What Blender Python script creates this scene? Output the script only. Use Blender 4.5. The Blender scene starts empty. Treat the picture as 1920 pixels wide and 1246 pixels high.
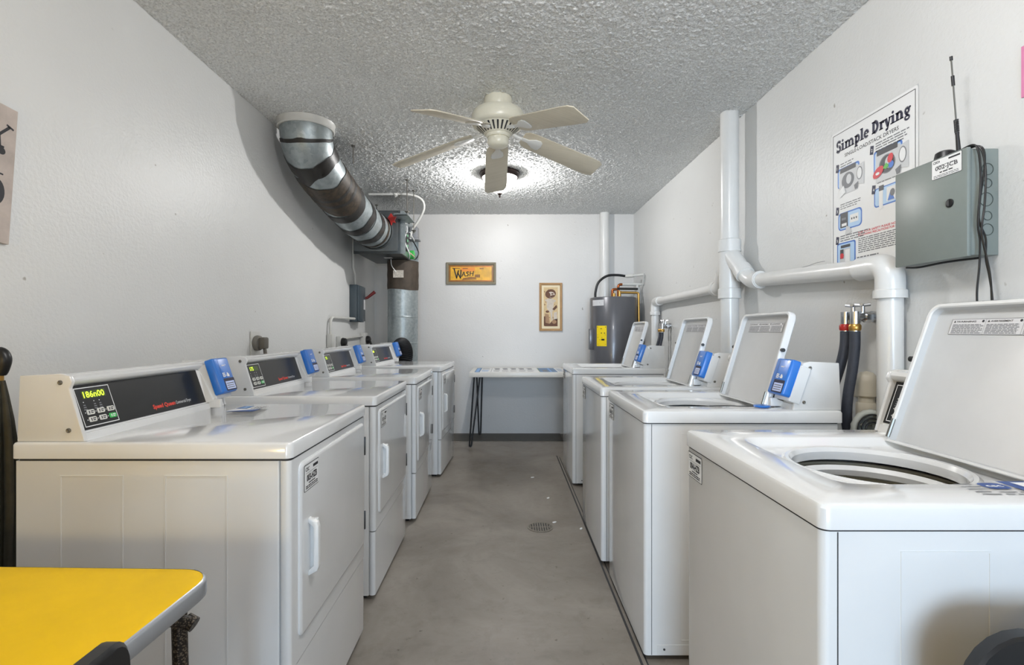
import bpy, bmesh, math, random
from math import pi, sin, cos, tan, radians, atan2, sqrt
from mathutils import Vector, Matrix

SC = bpy.context.scene
COL = SC.collection
rnd = random.Random(7)

# ------------------------------------------------------------------ colours / materials
def lin(v):
    v = v / 255.0
    return v / 12.92 if v <= 0.04045 else ((v + 0.055) / 1.055) ** 2.4

def rgb(r, g, b):
    return (lin(r), lin(g), lin(b), 1.0)

class NT:
    """tiny node helper"""
    def __init__(s, name):
        s.m = bpy.data.materials.new(name)
        s.m.use_nodes = True
        s.t = s.m.node_tree
        s.p = s.t.nodes['Principled BSDF']
        s.out = s.t.nodes['Material Output']
    def n(s, kind, **kw):
        nd = s.t.nodes.new(kind)
        for k, v in kw.items():
            if k.startswith('_'):
                setattr(nd, k[1:], v)
            else:
                key = k.replace('__', ' ')
                nd.inputs[key].default_value = v
        return nd
    def l(s, a, ao, b, bi):
        s.t.links.new(a.outputs[ao], b.inputs[bi])
    def coord(s, scale=None):
        c = s.n('ShaderNodeTexCoord')
        if scale is None:
            return c, 'Object'
        mp = s.n('ShaderNodeMapping')
        mp.inputs['Scale'].default_value = scale
        s.l(c, 'Object', mp, 'Vector')
        return mp, 'Vector'
    def noise(s, scale, detail=4, rough=.6, vec=None, dist=0.0):
        nd = s.n('ShaderNodeTexNoise')
        nd.inputs['Scale'].default_value = scale
        nd.inputs['Detail'].default_value = detail
        nd.inputs['Roughness'].default_value = rough
        nd.inputs['Distortion'].default_value = dist
        if vec is None:
            vec = s.coord()
        s.l(vec[0], vec[1], nd, 'Vector')
        return nd
    def ramp(s, src, so, stops):
        r = s.n('ShaderNodeValToRGB')
        e = r.color_ramp.elements
        while len(e) > 1:
            e.remove(e[-1])
        e[0].position = stops[0][0]; e[0].color = stops[0][1]
        for p, c in stops[1:]:
            x = e.new(p); x.color = c
        s.l(src, so, r, 'Fac')
        return r
    def bump(s, src, so, strength, dist):
        b = s.n('ShaderNodeBump')
        b.inputs['Strength'].default_value = strength
        b.inputs['Distance'].default_value = dist
        s.l(src, so, b, 'Height')
        s.l(b, 'Normal', s.p, 'Normal')
        return b

def mat(name, col, rough=.5, metal=0.0, var=0.0, vscale=8.0, bump=0.0, bscale=60.0, coat=0.0, spec=None, emit=None, estr=0.0):
    h = NT(name)
    h.p.inputs['Base Color'].default_value = col
    h.p.inputs['Roughness'].default_value = rough
    h.p.inputs['Metallic'].default_value = metal
    h.p.inputs['Coat Weight'].default_value = coat
    if spec is not None:
        h.p.inputs['Specular IOR Level'].default_value = spec
    if emit is not None:
        h.p.inputs['Emission Color'].default_value = emit
        h.p.inputs['Emission Strength'].default_value = estr
    if var > 0:
        nz = h.noise(vscale, 5, .6)
        a = tuple(max(0, c * (1 - var)) for c in col[:3]) + (1,)
        b = tuple(min(1, c * (1 + var * .6)) for c in col[:3]) + (1,)
        r = h.ramp(nz, 'Fac', [(.3, a), (.7, b)])
        h.l(r, 'Color', h.p, 'Base Color')
    if bump > 0:
        nb = h.noise(bscale, 3, .5)
        h.bump(nb, 'Fac', bump, .002)
    h.m.diffuse_color = col
    return h.m

# ------------------------------------------------------------------ object helpers
def tag(o, label=None, cat=None, group=None, kind=None):
    if label: o['label'] = label
    if cat: o['category'] = cat
    if group: o['group'] = group
    if kind: o['kind'] = kind
    return o

def thing(name, label, cat, loc=(0, 0, 0), rotz=0.0, group=None):
    o = bpy.data.objects.new(name, None)
    COL.objects.link(o)
    o.location = loc
    o.rotation_euler = (0, 0, rotz)
    o.empty_display_size = .1
    return tag(o, label, cat, group)

def V(*a):
    return Vector(a)

class MB:
    """collects shapes, links them as ONE mesh object"""
    def __init__(s):
        s.v = []; s.f = []; s.mi = []; s.cur = 0
        s.M = Matrix.Identity(4)
    def add(s, verts, faces):
        o = len(s.v)
        for p in verts:
            q = s.M @ Vector(p)
            s.v.append((q.x, q.y, q.z))
        for f in faces:
            s.f.append(tuple(i + o for i in f)); s.mi.append(s.cur)
        return s
    def add_bm(s, bm):
        bm.verts.index_update()
        s.add([v.co.copy() for v in bm.verts], [[v.index for v in f.verts] for f in bm.faces])
        bm.free()
        return s
    def box(s, x0, x1, y0, y1, z0, z1, bev=0.0, seg=2):
        bm = bmesh.new()
        bmesh.ops.create_cube(bm, size=1.0)
        for v in bm.verts:
            v.co.x = x0 + (v.co.x + .5) * (x1 - x0)
            v.co.y = y0 + (v.co.y + .5) * (y1 - y0)
            v.co.z = z0 + (v.co.z + .5) * (z1 - z0)
        if bev > 0:
            bmesh.ops.bevel(bm, geom=list(bm.edges), offset=bev, segments=seg, profile=.5, affect='EDGES')
        return s.add_bm(bm)
    def vbox(s, x0, x1, y0, y1, z0, z1, r=.01, seg=3):
        """box with only vertical edges rounded"""
        return s.prism(rrect2(x0, x1, y0, y1, r, seg), z0, z1)
    def prism(s, poly, d0, d1, axis='z', bev=0.0):
        def P(a, b, d):
            if axis == 'z': return (a, b, d)
            if axis == 'y': return (a, d, b)
            return (d, a, b)
        n = len(poly)
        vs = [P(a, b, d0) for a, b in poly] + [P(a, b, d1) for a, b in poly]
        fs = [tuple(range(n))[::-1], tuple(range(n, 2 * n))]
        for i in range(n):
            j = (i + 1) % n
            fs.append((i, j, n + j, n + i))
        bm = bmesh.new()
        bv = [bm.verts.new(p) for p in vs]
        for f in fs:
            try: bm.faces.new([bv[i] for i in f])
            except ValueError: pass
        bmesh.ops.recalc_face_normals(bm, faces=list(bm.faces))
        if bev > 0:
            bmesh.ops.bevel(bm, geom=list(bm.edges), offset=bev, segments=2, profile=.5, affect='EDGES')
        return s.add_bm(bm)
    def lathe(s, prof, n=32, c=(0, 0, 0), axis=(0, 0, 1), close=False):
        """prof: list of (r, h) along axis"""
        ax = Vector(axis).normalized()
        q = Vector((0, 0, 1)).rotation_difference(ax)
        vs = []; fs = []
        for r, h in prof:
            for i in range(n):
                a = 2 * pi * i / n
                vs.append(Vector(c) + q @ Vector((max(r, 1e-5) * cos(a), max(r, 1e-5) * sin(a), h)))
        k = len(prof)
        for j in range(k - 1):
            for i in range(n):
                i2 = (i + 1) % n
                fs.append((j * n + i, j * n + i2, (j + 1) * n + i2, (j + 1) * n + i))
        if close:
            for i in range(n):
                i2 = (i + 1) % n
                fs.append(((k - 1) * n + i, (k - 1) * n + i2, i2, i))
        return s.add(vs, fs)
    def cyl(s, a, b, r, n=20, r2=None):
        a = Vector(a); b = Vector(b); L = (b - a).length
        r2 = r if r2 is None else r2
        return s.lathe([(0, 0), (r, 0), (r2, L), (0, L)], n, a, (b - a))
    def tube(s, pts, r, n=12, closed=False, cap=True):
        pts = [Vector(p) for p in pts]
        k = len(pts)
        rr = r if isinstance(r, (list, tuple)) else [r] * k
        T = []
        for i in range(k):
            if closed:
                t = pts[(i + 1) % k] - pts[i - 1]
            else:
                t = pts[min(i + 1, k - 1)] - pts[max(i - 1, 0)]
            T.append(t.normalized())
        ref = Vector((0, 0, 1)) if abs(T[0].z) < .9 else Vector((1, 0, 0))
        u = T[0].cross(ref).normalized()
        vs = []; fs = []
        for i in range(k):
            if i > 0:
                q = T[i - 1].rotation_difference(T[i])
                u = q @ u
                u = (u - T[i] * u.dot(T[i])).normalized()
            w = T[i].cross(u)
            for j in range(n):
                a = 2 * pi * j / n
                vs.append(pts[i] + (u * cos(a) + w * sin(a)) * rr[i])
        m = k if closed else k - 1
        for i in range(m):
            i2 = (i + 1) % k
            for j in range(n):
                j2 = (j + 1) % n
                fs.append((i * n + j, i * n + j2, i2 * n + j2, i2 * n + j))
        if cap and not closed:
            fs.append(tuple(range(n))[::-1])
            fs.append(tuple(range((k - 1) * n, k * n)))
        return s.add(vs, fs)
    def loops(s, loops, cap_first=False, cap_last=False):
        n = len(loops[0]); vs = []; fs = []
        for L in loops: vs += [Vector(p) for p in L]
        for k in range(len(loops) - 1):
            for i in range(n):
                j = (i + 1) % n
                fs.append((k * n + i, k * n + j, (k + 1) * n + j, (k + 1) * n + i))
        if cap_first: fs.append(tuple(range(n))[::-1])
        if cap_last: fs.append(tuple(range((len(loops) - 1) * n, len(loops) * n)))
        return s.add(vs, fs)
    def build(s, name, m, parent=None, smooth=40, loc=None):
        me = bpy.data.meshes.new(name)
        me.from_pydata(s.v, [], s.f)
        ms = m if isinstance(m, (list, tuple)) else [m]
        for x in ms: me.materials.append(x)
        if len(ms) > 1:
            me.polygons.foreach_set('material_index', s.mi)
        bm = bmesh.new(); bm.from_mesh(me)
        bmesh.ops.recalc_face_normals(bm, faces=list(bm.faces)) if not getattr(s, 'keep', False) else None
        bm.to_mesh(me); bm.free()
        if smooth:
            me.polygons.foreach_set('use_smooth', [True] * len(me.polygons))
            me.set_sharp_from_angle(angle=radians(smooth))
        me.update()
        o = bpy.data.objects.new(name, me)
        COL.objects.link(o)
        if parent is not None: o.parent = parent
        if loc is not None: o.location = loc
        return o

def rrect2(x0, x1, y0, y1, r, seg=4):
    out = []
    for cx, cy, a0 in ((x1 - r, y1 - r, 0), (x0 + r, y1 - r, 90), (x0 + r, y0 + r, 180), (x1 - r, y0 + r, 270)):
        for i in range(seg + 1):
            a = radians(a0 + 90 * i / seg)
            out.append((cx + r * cos(a), cy + r * sin(a)))
    return out

def rr_ray(cx, cy, x0, x1, y0, y1, r, N, angs=None):
    """rounded rectangle sampled by rays from (cx, cy)"""
    poly = rrect2(x0, x1, y0, y1, max(r, 1e-4), 8)
    out = []
    for a in (angs or [2 * pi * (i + .5) / N for i in range(N)]):
        dx, dy = cos(a), sin(a); best = None
        for k in range(len(poly)):
            ax, ay = poly[k]; bx, by = poly[(k + 1) % len(poly)]
            ex, ey = bx - ax, by - ay
            den = dx * ey - dy * ex
            if abs(den) < 1e-12: continue
            t = ((ax - cx) * ey - (ay - cy) * ex) / den
            w = ((ax - cx) * dy - (ay - cy) * dx) / den
            if t > 0 and -1e-6 <= w <= 1 + 1e-6:
                if best is None or t < best: best = t
        out.append((cx + dx * best, cy + dy * best))
    return out

def smooth_path(pts, k=6):
    """Catmull-Rom"""
    pts = [Vector(p) for p in pts]
    out = []
    for i in range(len(pts) - 1):
        p0 = pts[max(i - 1, 0)]; p1 = pts[i]; p2 = pts[i + 1]; p3 = pts[min(i + 2, len(pts) - 1)]
        for j in range(k):
            t = j / k
            out.append(.5 * ((2 * p1) + (p2 - p0) * t + (2 * p0 - 5 * p1 + 4 * p2 - p3) * t * t + (3 * p1 - p0 - 3 * p2 + p3) * t ** 3))
    out.append(pts[-1])
    return out

def bend_path(pts, r, k=6):
    """polyline with rounded corners"""
    pts = [Vector(p) for p in pts]
    out = [pts[0]]
    for i in range(1, len(pts) - 1):
        a, b, c = pts[i - 1], pts[i], pts[i + 1]
        u = (a - b); w = (c - b)
        rr = min(r, u.length * .49, w.length * .49)
        p = b + u.normalized() * rr; q = b + w.normalized() * rr
        for j in range(k + 1):
            t = j / k
            out.append(p * (1 - t) ** 2 + b * 2 * t * (1 - t) + q * t * t)
    out.append(pts[-1])
    return out

# ------------------------------------------------------------------ flat printing on a surface
class Sheet:
    def __init__(s, mb, o, u, v):
        s.mb = mb; s.o = Vector(o); s.u = Vector(u).normalized(); s.v = Vector(v).normalized()
        s.n = s.u.cross(s.v); s.mb.keep = True
    def P(s, a, b, lay):
        return s.o + s.u * a + s.v * b + s.n * (lay * .0004)
    def poly(s, pts, m, lay=1):
        s.mb.cur = m
        s.mb.add([s.P(a, b, lay) for a, b in pts], [tuple(range(len(pts)))])
    def rect(s, u0, u1, v0, v1, m, lay=1):
        s.poly([(u0, v0), (u1, v0), (u1, v1), (u0, v1)], m, lay)
    def rrect(s, u0, u1, v0, v1, r, m, lay=1):
        s.poly(rrect2(u0, u1, v0, v1, r, 4), m, lay)
    def frame(s, u0, u1, v0, v1, w, m, lay=1):
        s.rect(u0, u1, v0, v0 + w, m, lay); s.rect(u0, u1, v1 - w, v1, m, lay)
        s.rect(u0, u0 + w, v0 + w, v1 - w, m, lay); s.rect(u1 - w, u1, v0 + w, v1 - w, m, lay)
    def ell(s, cu, cv, ru, rv, m, lay=1, n=24, rot=0):
        c, d = cos(rot), sin(rot)
        s.poly([(cu + ru * cos(2 * pi * i / n) * c - rv * sin(2 * pi * i / n) * d,
                 cv + ru * cos(2 * pi * i / n) * d + rv * sin(2 * pi * i / n) * c) for i in range(n)], m, lay)
    def line(s, pts, w, m, lay=1):
        for (a, b), (c, d) in zip(pts[:-1], pts[1:]):
            L = sqrt((c - a) ** 2 + (d - b) ** 2) or 1e-6
            px, py = -(d - b) / L * w / 2, (c - a) / L * w / 2
            s.poly([(a - px, b - py), (c - px, d - py), (c + px, d + py), (a + px, b + py)], m, lay)
    def text(s, txt, u, v, h, m, lay=2, bold=0.0, width=None, align='LEFT', shear=0.0):
        """h = cap height"""
        cu = bpy.data.curves.new('t', 'FONT')
        cu.body = txt; cu.size = h / .7; cu.offset = bold * h; cu.shear = shear
        cu.resolution_u = 2; cu.align_x = 'LEFT'
        ob = bpy.data.objects.new('t', cu)
        me = bpy.data.meshes.new_from_object(ob)
        xs = [p.co.x for p in me.vertices] or [0]
        x0, x1 = min(xs), max(xs)
        sx = 1.0 if width is None else width / max(x1 - x0, 1e-6)
        off = {'LEFT': 0, 'CENTER': -(x1 - x0) * sx / 2, 'RIGHT': -(x1 - x0) * sx}[align]
        s.mb.cur = m
        s.mb.add([s.P(u + off + (p.co.x - x0) * sx, v + p.co.y, lay) for p in me.vertices],
                 [tuple(f.vertices) for f in me.polygons])
        bpy.data.objects.remove(ob); bpy.data.meshes.remove(me); bpy.data.curves.remove(cu)
    def scribble(s, u0, u1, v0, v1, rows, m, lay=1, fill=.55, ragged=.25):
        """rows of unreadable small print"""
        dv = (v1 - v0) / rows
        for r in range(rows):
            a = u0; end = u1 - (u1 - u0) * ragged * rnd.random()
            y = v1 - dv * (r + 1)
            while a < end:
                b = min(end, a + (dv * 1.2 + dv * 3 * rnd.random()))
                s.rect(a, b, y, y + dv * fill, m, lay)
                a = b + dv * .45
# ------------------------------------------------------------------ the materials
def enamel(name, col, rough=.2):
    h = NT(name)
    nz = h.noise(3.0, 3, .65)
    a = tuple(c * .95 for c in col[:3]) + (1,)
    r = h.ramp(nz, 'Fac', [(.25, a), (.65, col)])
    h.l(r, 'Color', h.p, 'Base Color')
    h.p.inputs['Roughness'].default_value = rough
    h.p.inputs['Coat Weight'].default_value = .6
    h.p.inputs['Coat Roughness'].default_value = .025
    nb = h.noise(6.0, 2, .5)
    h.bump(nb, 'Fac', .025, .004)
    return h.m

def wall_paint(name, col, bstr=.35, spots=True):
    h = NT(name)
    big = h.noise(1.1, 3, .6)
    a = tuple(c * .93 for c in col[:3]) + (1,)
    r = h.ramp(big, 'Fac', [(.3, a), (.7, col)])
    if spots:
        sp = h.noise(22.0, 2, .4)
        sr = h.ramp(sp, 'Fac', [(.765, (0, 0, 0, 1)), (.80, (1, 1, 1, 1))])
        mx = h.n('ShaderNodeMixRGB'); mx.blend_type = 'MULTIPLY'
        mx.inputs['Color2'].default_value = (.55, .52, .48, 1)
        h.l(sr, 'Color', mx, 'Fac'); h.l(r, 'Color', mx, 'Color1')
        h.l(mx, 'Color', h.p, 'Base Color')
    else:
        h.l(r, 'Color', h.p, 'Base Color')
    h.p.inputs['Roughness'].default_value = .42
    f = h.noise(75.0, 2, .55)
    m2 = h.noise(9.0, 2, .6)
    ad = h.n('ShaderNodeMath'); ad.operation = 'MULTIPLY_ADD'
    ad.inputs[1].default_value = .8
    h.l(m2, 'Fac', ad, 0); h.l(f, 'Fac', ad, 2)
    h.bump(ad, 'Value', bstr, .004)
    return h.m

def popcorn(name):
    h = NT(name)
    c = h.coord()
    n2 = h.noise(95.0, 3, .65, c)
    big = h.noise(1.6, 3, .6, c)
    col = h.ramp(big, 'Fac', [(.3, rgb(236, 238, 238)), (.7, rgb(246, 248, 248))])
    dk = h.ramp(n2, 'Fac', [(.36, (.70, .70, .70, 1)), (.56, (1, 1, 1, 1))])
    mx = h.n('ShaderNodeMixRGB'); mx.blend_type = 'MULTIPLY'; mx.inputs['Fac'].default_value = 1
    h.l(col, 'Color', mx, 'Color1'); h.l(dk, 'Color', mx, 'Color2')
    h.l(mx, 'Color', h.p, 'Base Color')
    h.p.inputs['Roughness'].default_value = .9
    h.p.inputs['Specular IOR Level'].default_value = .2
    h.bump(n2, 'Fac', .8, .012)
    return h.m

def concrete(name):
    h = NT(name)
    c = h.coord()
    big = h.noise(1.3, 8, .62, c, .6)
    r = h.ramp(big, 'Fac', [(.28, rgb(110, 102, 93)), (.5, rgb(136, 129, 120)), (.72, rgb(160, 153, 144))])
    mid = h.noise(9.0, 6, .7, c, .4)
    r2 = h.ramp(mid, 'Fac', [(.25, (.62, .60, .56, 1)), (.5, (1, 1, 1, 1)), (.8, (1.0, 1.0, 1.0, 1))])
    mx = h.n('ShaderNodeMixRGB'); mx.blend_type = 'MULTIPLY'; mx.inputs['Fac'].default_value = .75
    h.l(r, 'Color', mx, 'Color1'); h.l(r2, 'Color', mx, 'Color2')
    sp = h.noise(34.0, 3, .55, c)
    sr = h.ramp(sp, 'Fac', [(.68, (0, 0, 0, 1)), (.75, (1, 1, 1, 1))])
    mx2 = h.n('ShaderNodeMixRGB'); mx2.blend_type = 'MULTIPLY'
    mx2.inputs['Color2'].default_value = (.5, .47, .43, 1)
    h.l(sr, 'Color', mx2, 'Fac'); h.l(mx, 'Color', mx2, 'Color1')
    h.l(mx2, 'Color', h.p, 'Base Color')
    rr = h.ramp(mid, 'Fac', [(.3, (.32, .32, .32, 1)), (.7, (.55, .55, .55, 1))])
    h.l(rr, 'Color', h.p, 'Roughness')
    h.bump(mid, 'Fac', .2, .004)
    return h.m

def galvanised(name):
    h = NT(name)
    v = h.n('ShaderNodeTexVoronoi'); v.inputs['Scale'].default_value = 45.0
    c = h.coord(); h.l(c[0], c[1], v, 'Vector')
    r = h.ramp(v, 'Color', [(.0, rgb(150, 160, 163)), (1.0, rgb(176, 184, 186))])
    h.l(r, 'Color', h.p, 'Base Color')
    h.p.inputs['Metallic'].default_value = .7
    h.p.inputs['Roughness'].default_value = .42
    nb = h.noise(12.0, 3, .5, c); h.bump(nb, 'Fac', .12, .004)
    return h.m

def fan_wood(name):
    h = NT(name)
    c = h.coord((1.5, 24, 1))
    nz = h.noise(4.0, 5, .6, c)
    r = h.ramp(nz, 'Fac', [(.3, rgb(204, 196, 176)), (.7, rgb(216, 208, 190))])
    h.l(r, 'Color', h.p, 'Base Color'); h.p.inputs['Roughness'].default_value = .45
    return h.m

def hammertone(name):
    h = NT(name)
    v = h.n('ShaderNodeTexVoronoi'); v.inputs['Scale'].default_value = 260.0
    c = h.coord(); h.l(c[0], c[1], v, 'Vector')
    r = h.ramp(v, 'Distance', [(.2, rgb(120, 108, 92)), (.55, rgb(38, 32, 28))])
    h.l(r, 'Color', h.p, 'Base Color'); h.p.inputs['Metallic'].default_value = .4
    h.p.inputs['Roughness'].default_value = .45
    return h.m

def lamp_glass(name):
    h = NT(name)
    em = h.n('ShaderNodeEmission'); em.inputs['Color'].default_value = (1.0, .96, .88, 1); em.inputs['Strength'].default_value = 9.0
    tr = h.n('ShaderNodeBsdfTransparent'); tr.inputs['Color'].default_value = (1, 1, 1, 1)
    mx = h.n('ShaderNodeMixShader'); mx.inputs['Fac'].default_value = .55
    nz = h.noise(20, 3, .5)
    r = h.ramp(nz, 'Fac', [(.3, (1, .95, .86, 1)), (.7, (1, .98, .93, 1))])
    h.l(r, 'Color', em, 'Color')
    h.l(em, 'Emission', mx, 2); h.l(tr, 'BSDF', mx, 1)
    h.l(mx, 'Shader', h.out, 'Surface')
    return h.m

WHITE = enamel('white_enamel', rgb(224, 225, 225), .16)
WHITE_IN = mat('white_satin_plastic', rgb(226, 227, 226), .35, var=.03)
GROOVE = mat('dark_seam', rgb(48, 48, 50), .6)
WALLM = wall_paint('off_white_wall_paint', rgb(222, 223, 222))
WALLB = wall_paint('back_wall_paint', rgb(224, 223, 221), .25)
WARMWALL = mat('warm_bounce_tan', rgb(146, 118, 78), .5, var=.25, vscale=6)  # unseen wall's tan tone, added to bounce warm light onto the near dryer
CEIL = popcorn('popcorn_ceiling')
FLOORM = concrete('worn_concrete')
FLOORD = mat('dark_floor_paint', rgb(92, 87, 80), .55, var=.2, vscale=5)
BLACKG = mat('black_glass_panel', rgb(12, 13, 14), .3)
BLACKP = mat('black_plastic', rgb(24, 24, 25), .38)
RUBBER = mat('black_rubber', rgb(30, 31, 34), .55)
HOSE = mat('dark_grey_hose', rgb(56, 60, 70), .6, var=.12, vscale=60, bump=.3, bscale=300)
BLUE = mat('blue_reader_plastic', rgb(36, 112, 200), .32, coat=.2)
BLUED = mat('dark_blue_print', rgb(26, 70, 140), .4)
BLUEL = mat('light_blue_print', rgb(110, 165, 222), .4)
SCREEN = mat('lcd_screen', rgb(165, 175, 205), .25, emit=rgb(150, 165, 205), estr=.25)
PRINTW = mat('white_print', rgb(235, 236, 236), .5)
PRINTK = mat('black_print', rgb(28, 28, 34), .5)
PRINTG = mat('grey_print', rgb(120, 122, 126), .5)
PRINTR = mat('red_print', rgb(226, 62, 42), .45)
PRINTN = mat('navy_print', rgb(24, 26, 60), .5)
KEYW = mat('white_key', rgb(222, 222, 216), .4)
KEYG = mat('green_key', rgb(60, 190, 92), .4)
LCDBG = mat('green_display_glass', rgb(46, 62, 12), .3, emit=rgb(96, 120, 10), estr=.12)
LCD = mat('lit_segments', rgb(200, 230, 60), .4, emit=rgb(206, 240, 50), estr=.9)
STEEL = mat('screw_steel', rgb(120, 118, 112), .35, .8)
CHROME = mat('chrome', rgb(205, 207, 210), .18, 1.0)
TUB = mat('tub_lining', rgb(196, 190, 170), .3, .35, var=.1, vscale=10)
GALV = galvanised('galvanised_sheet')
TAPE = mat('brown_duct_tape', rgb(64, 52, 38), .5, var=.7, vscale=26, bump=.5, bscale=40)
TAPEK = mat('dark_duct_tape', rgb(38, 36, 34), .42, var=.3, vscale=14, bump=.5, bscale=40)
DUCTM = mat('dark_mastic', rgb(74, 64, 54), .7, var=.3, vscale=18, bump=.6, bscale=50)
UNITM = mat('dark_grey_sheet_metal', rgb(66, 71, 73), .4, .5, var=.15)
PVC = mat('white_pvc', rgb(226, 226, 224), .28, var=.04, coat=.15)
PVCD = mat('painted_conduit', rgb(206, 206, 202), .4, var=.05)
HEATER = mat('heater_grey_paint', rgb(96, 97, 102), .28, .25, coat=.2)
COPPER = mat('copper', rgb(170, 98, 58), .3, .9, var=.2, vscale=30)
BRASS = mat('brass', rgb(200, 158, 88), .3, .9)
YELLOWP = mat('yellow_label', rgb(244, 214, 20), .5)
BOXG = mat('grey_green_enclosure_paint', rgb(126, 134, 130), .38, var=.05, vscale=12)
BOXD = mat('dark_blue_grey_enclosure_paint', rgb(66, 78, 86), .4, var=.08)
REDH = mat('dark_red_plastic', rgb(106, 30, 30), .4)
REDP = mat('red_plastic', rgb(176, 40, 34), .4)
FANW = mat('cream_fan_enamel', rgb(226, 222, 204), .3, var=.04)
FANB = fan_wood('bleached_wood_blade')
FANI = mat('white_blade_iron', rgb(228, 228, 224), .35)
BRONZE = mat('dark_bronze', rgb(58, 46, 44), .4, .6)
GLOW = lamp_glass('lit_glass_bowl')
TABY = mat('yellow_vinyl', rgb(238, 192, 14), .6, var=.09, vscale=5, bump=.08, bscale=120, spec=.25)
RIM = mat('aluminium_edge', rgb(190, 194, 200), .3, .85)
HAMMER = hammertone('dark_hammertone')
TOPW = mat('white_laminate', rgb(222, 220, 214), .3, var=.05)
GOLD = mat('amber_glass_print', rgb(236, 178, 34), .3, var=.3, vscale=16, coat=.4)
GOLDD = mat('dark_amber_print', rgb(150, 98, 14), .35, var=.3, vscale=30)
FRAMEG = mat('olive_grey_frame', rgb(128, 120, 98), .5, var=.12)
FRAMEW = mat('oak_frame', rgb(178, 138, 88), .45, var=.15, vscale=20)
PAPER = mat('cream_mat_board', rgb(238, 224, 192), .7)
SEPIA1 = mat('sepia_dark', rgb(112, 78, 60), .7, var=.25, vscale=40)
SEPIA2 = mat('sepia_mid', rgb(176, 140, 108), .7, var=.2, vscale=40)
SEPIA3 = mat('sepia_light', rgb(216, 204, 190), .7, var=.12, vscale=40)
SIGNW = mat('weathered_board_print', rgb(190, 178, 170), .65, var=.2, vscale=12)
PINK = mat('pink_card', rgb(214, 130, 170), .6)
BEIGE = mat('beige_plastic', rgb(208, 202, 186), .45, var=.04)
IRON = mat('drain_iron', rgb(128, 122, 112), .5, .35, var=.2, vscale=60)
STAIN = mat('rust_stain', rgb(150, 96, 60), .7, var=.3, vscale=60)
LIDIN = mat('lid_inner_enamel', rgb(190, 191, 191), .3, var=.04)
LABELG = mat('label_paper', rgb(206, 206, 208), .5)
# ------------------------------------------------------------------ laundry machines
# local frame: x to the right as one faces the front, y from the front to the back, z up; origin on the floor under the front
DECK = .893
TILT = Vector((0, .055, .163)).normalized()
TNRM = Vector((0, -TILT.z, TILT.y))

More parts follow.
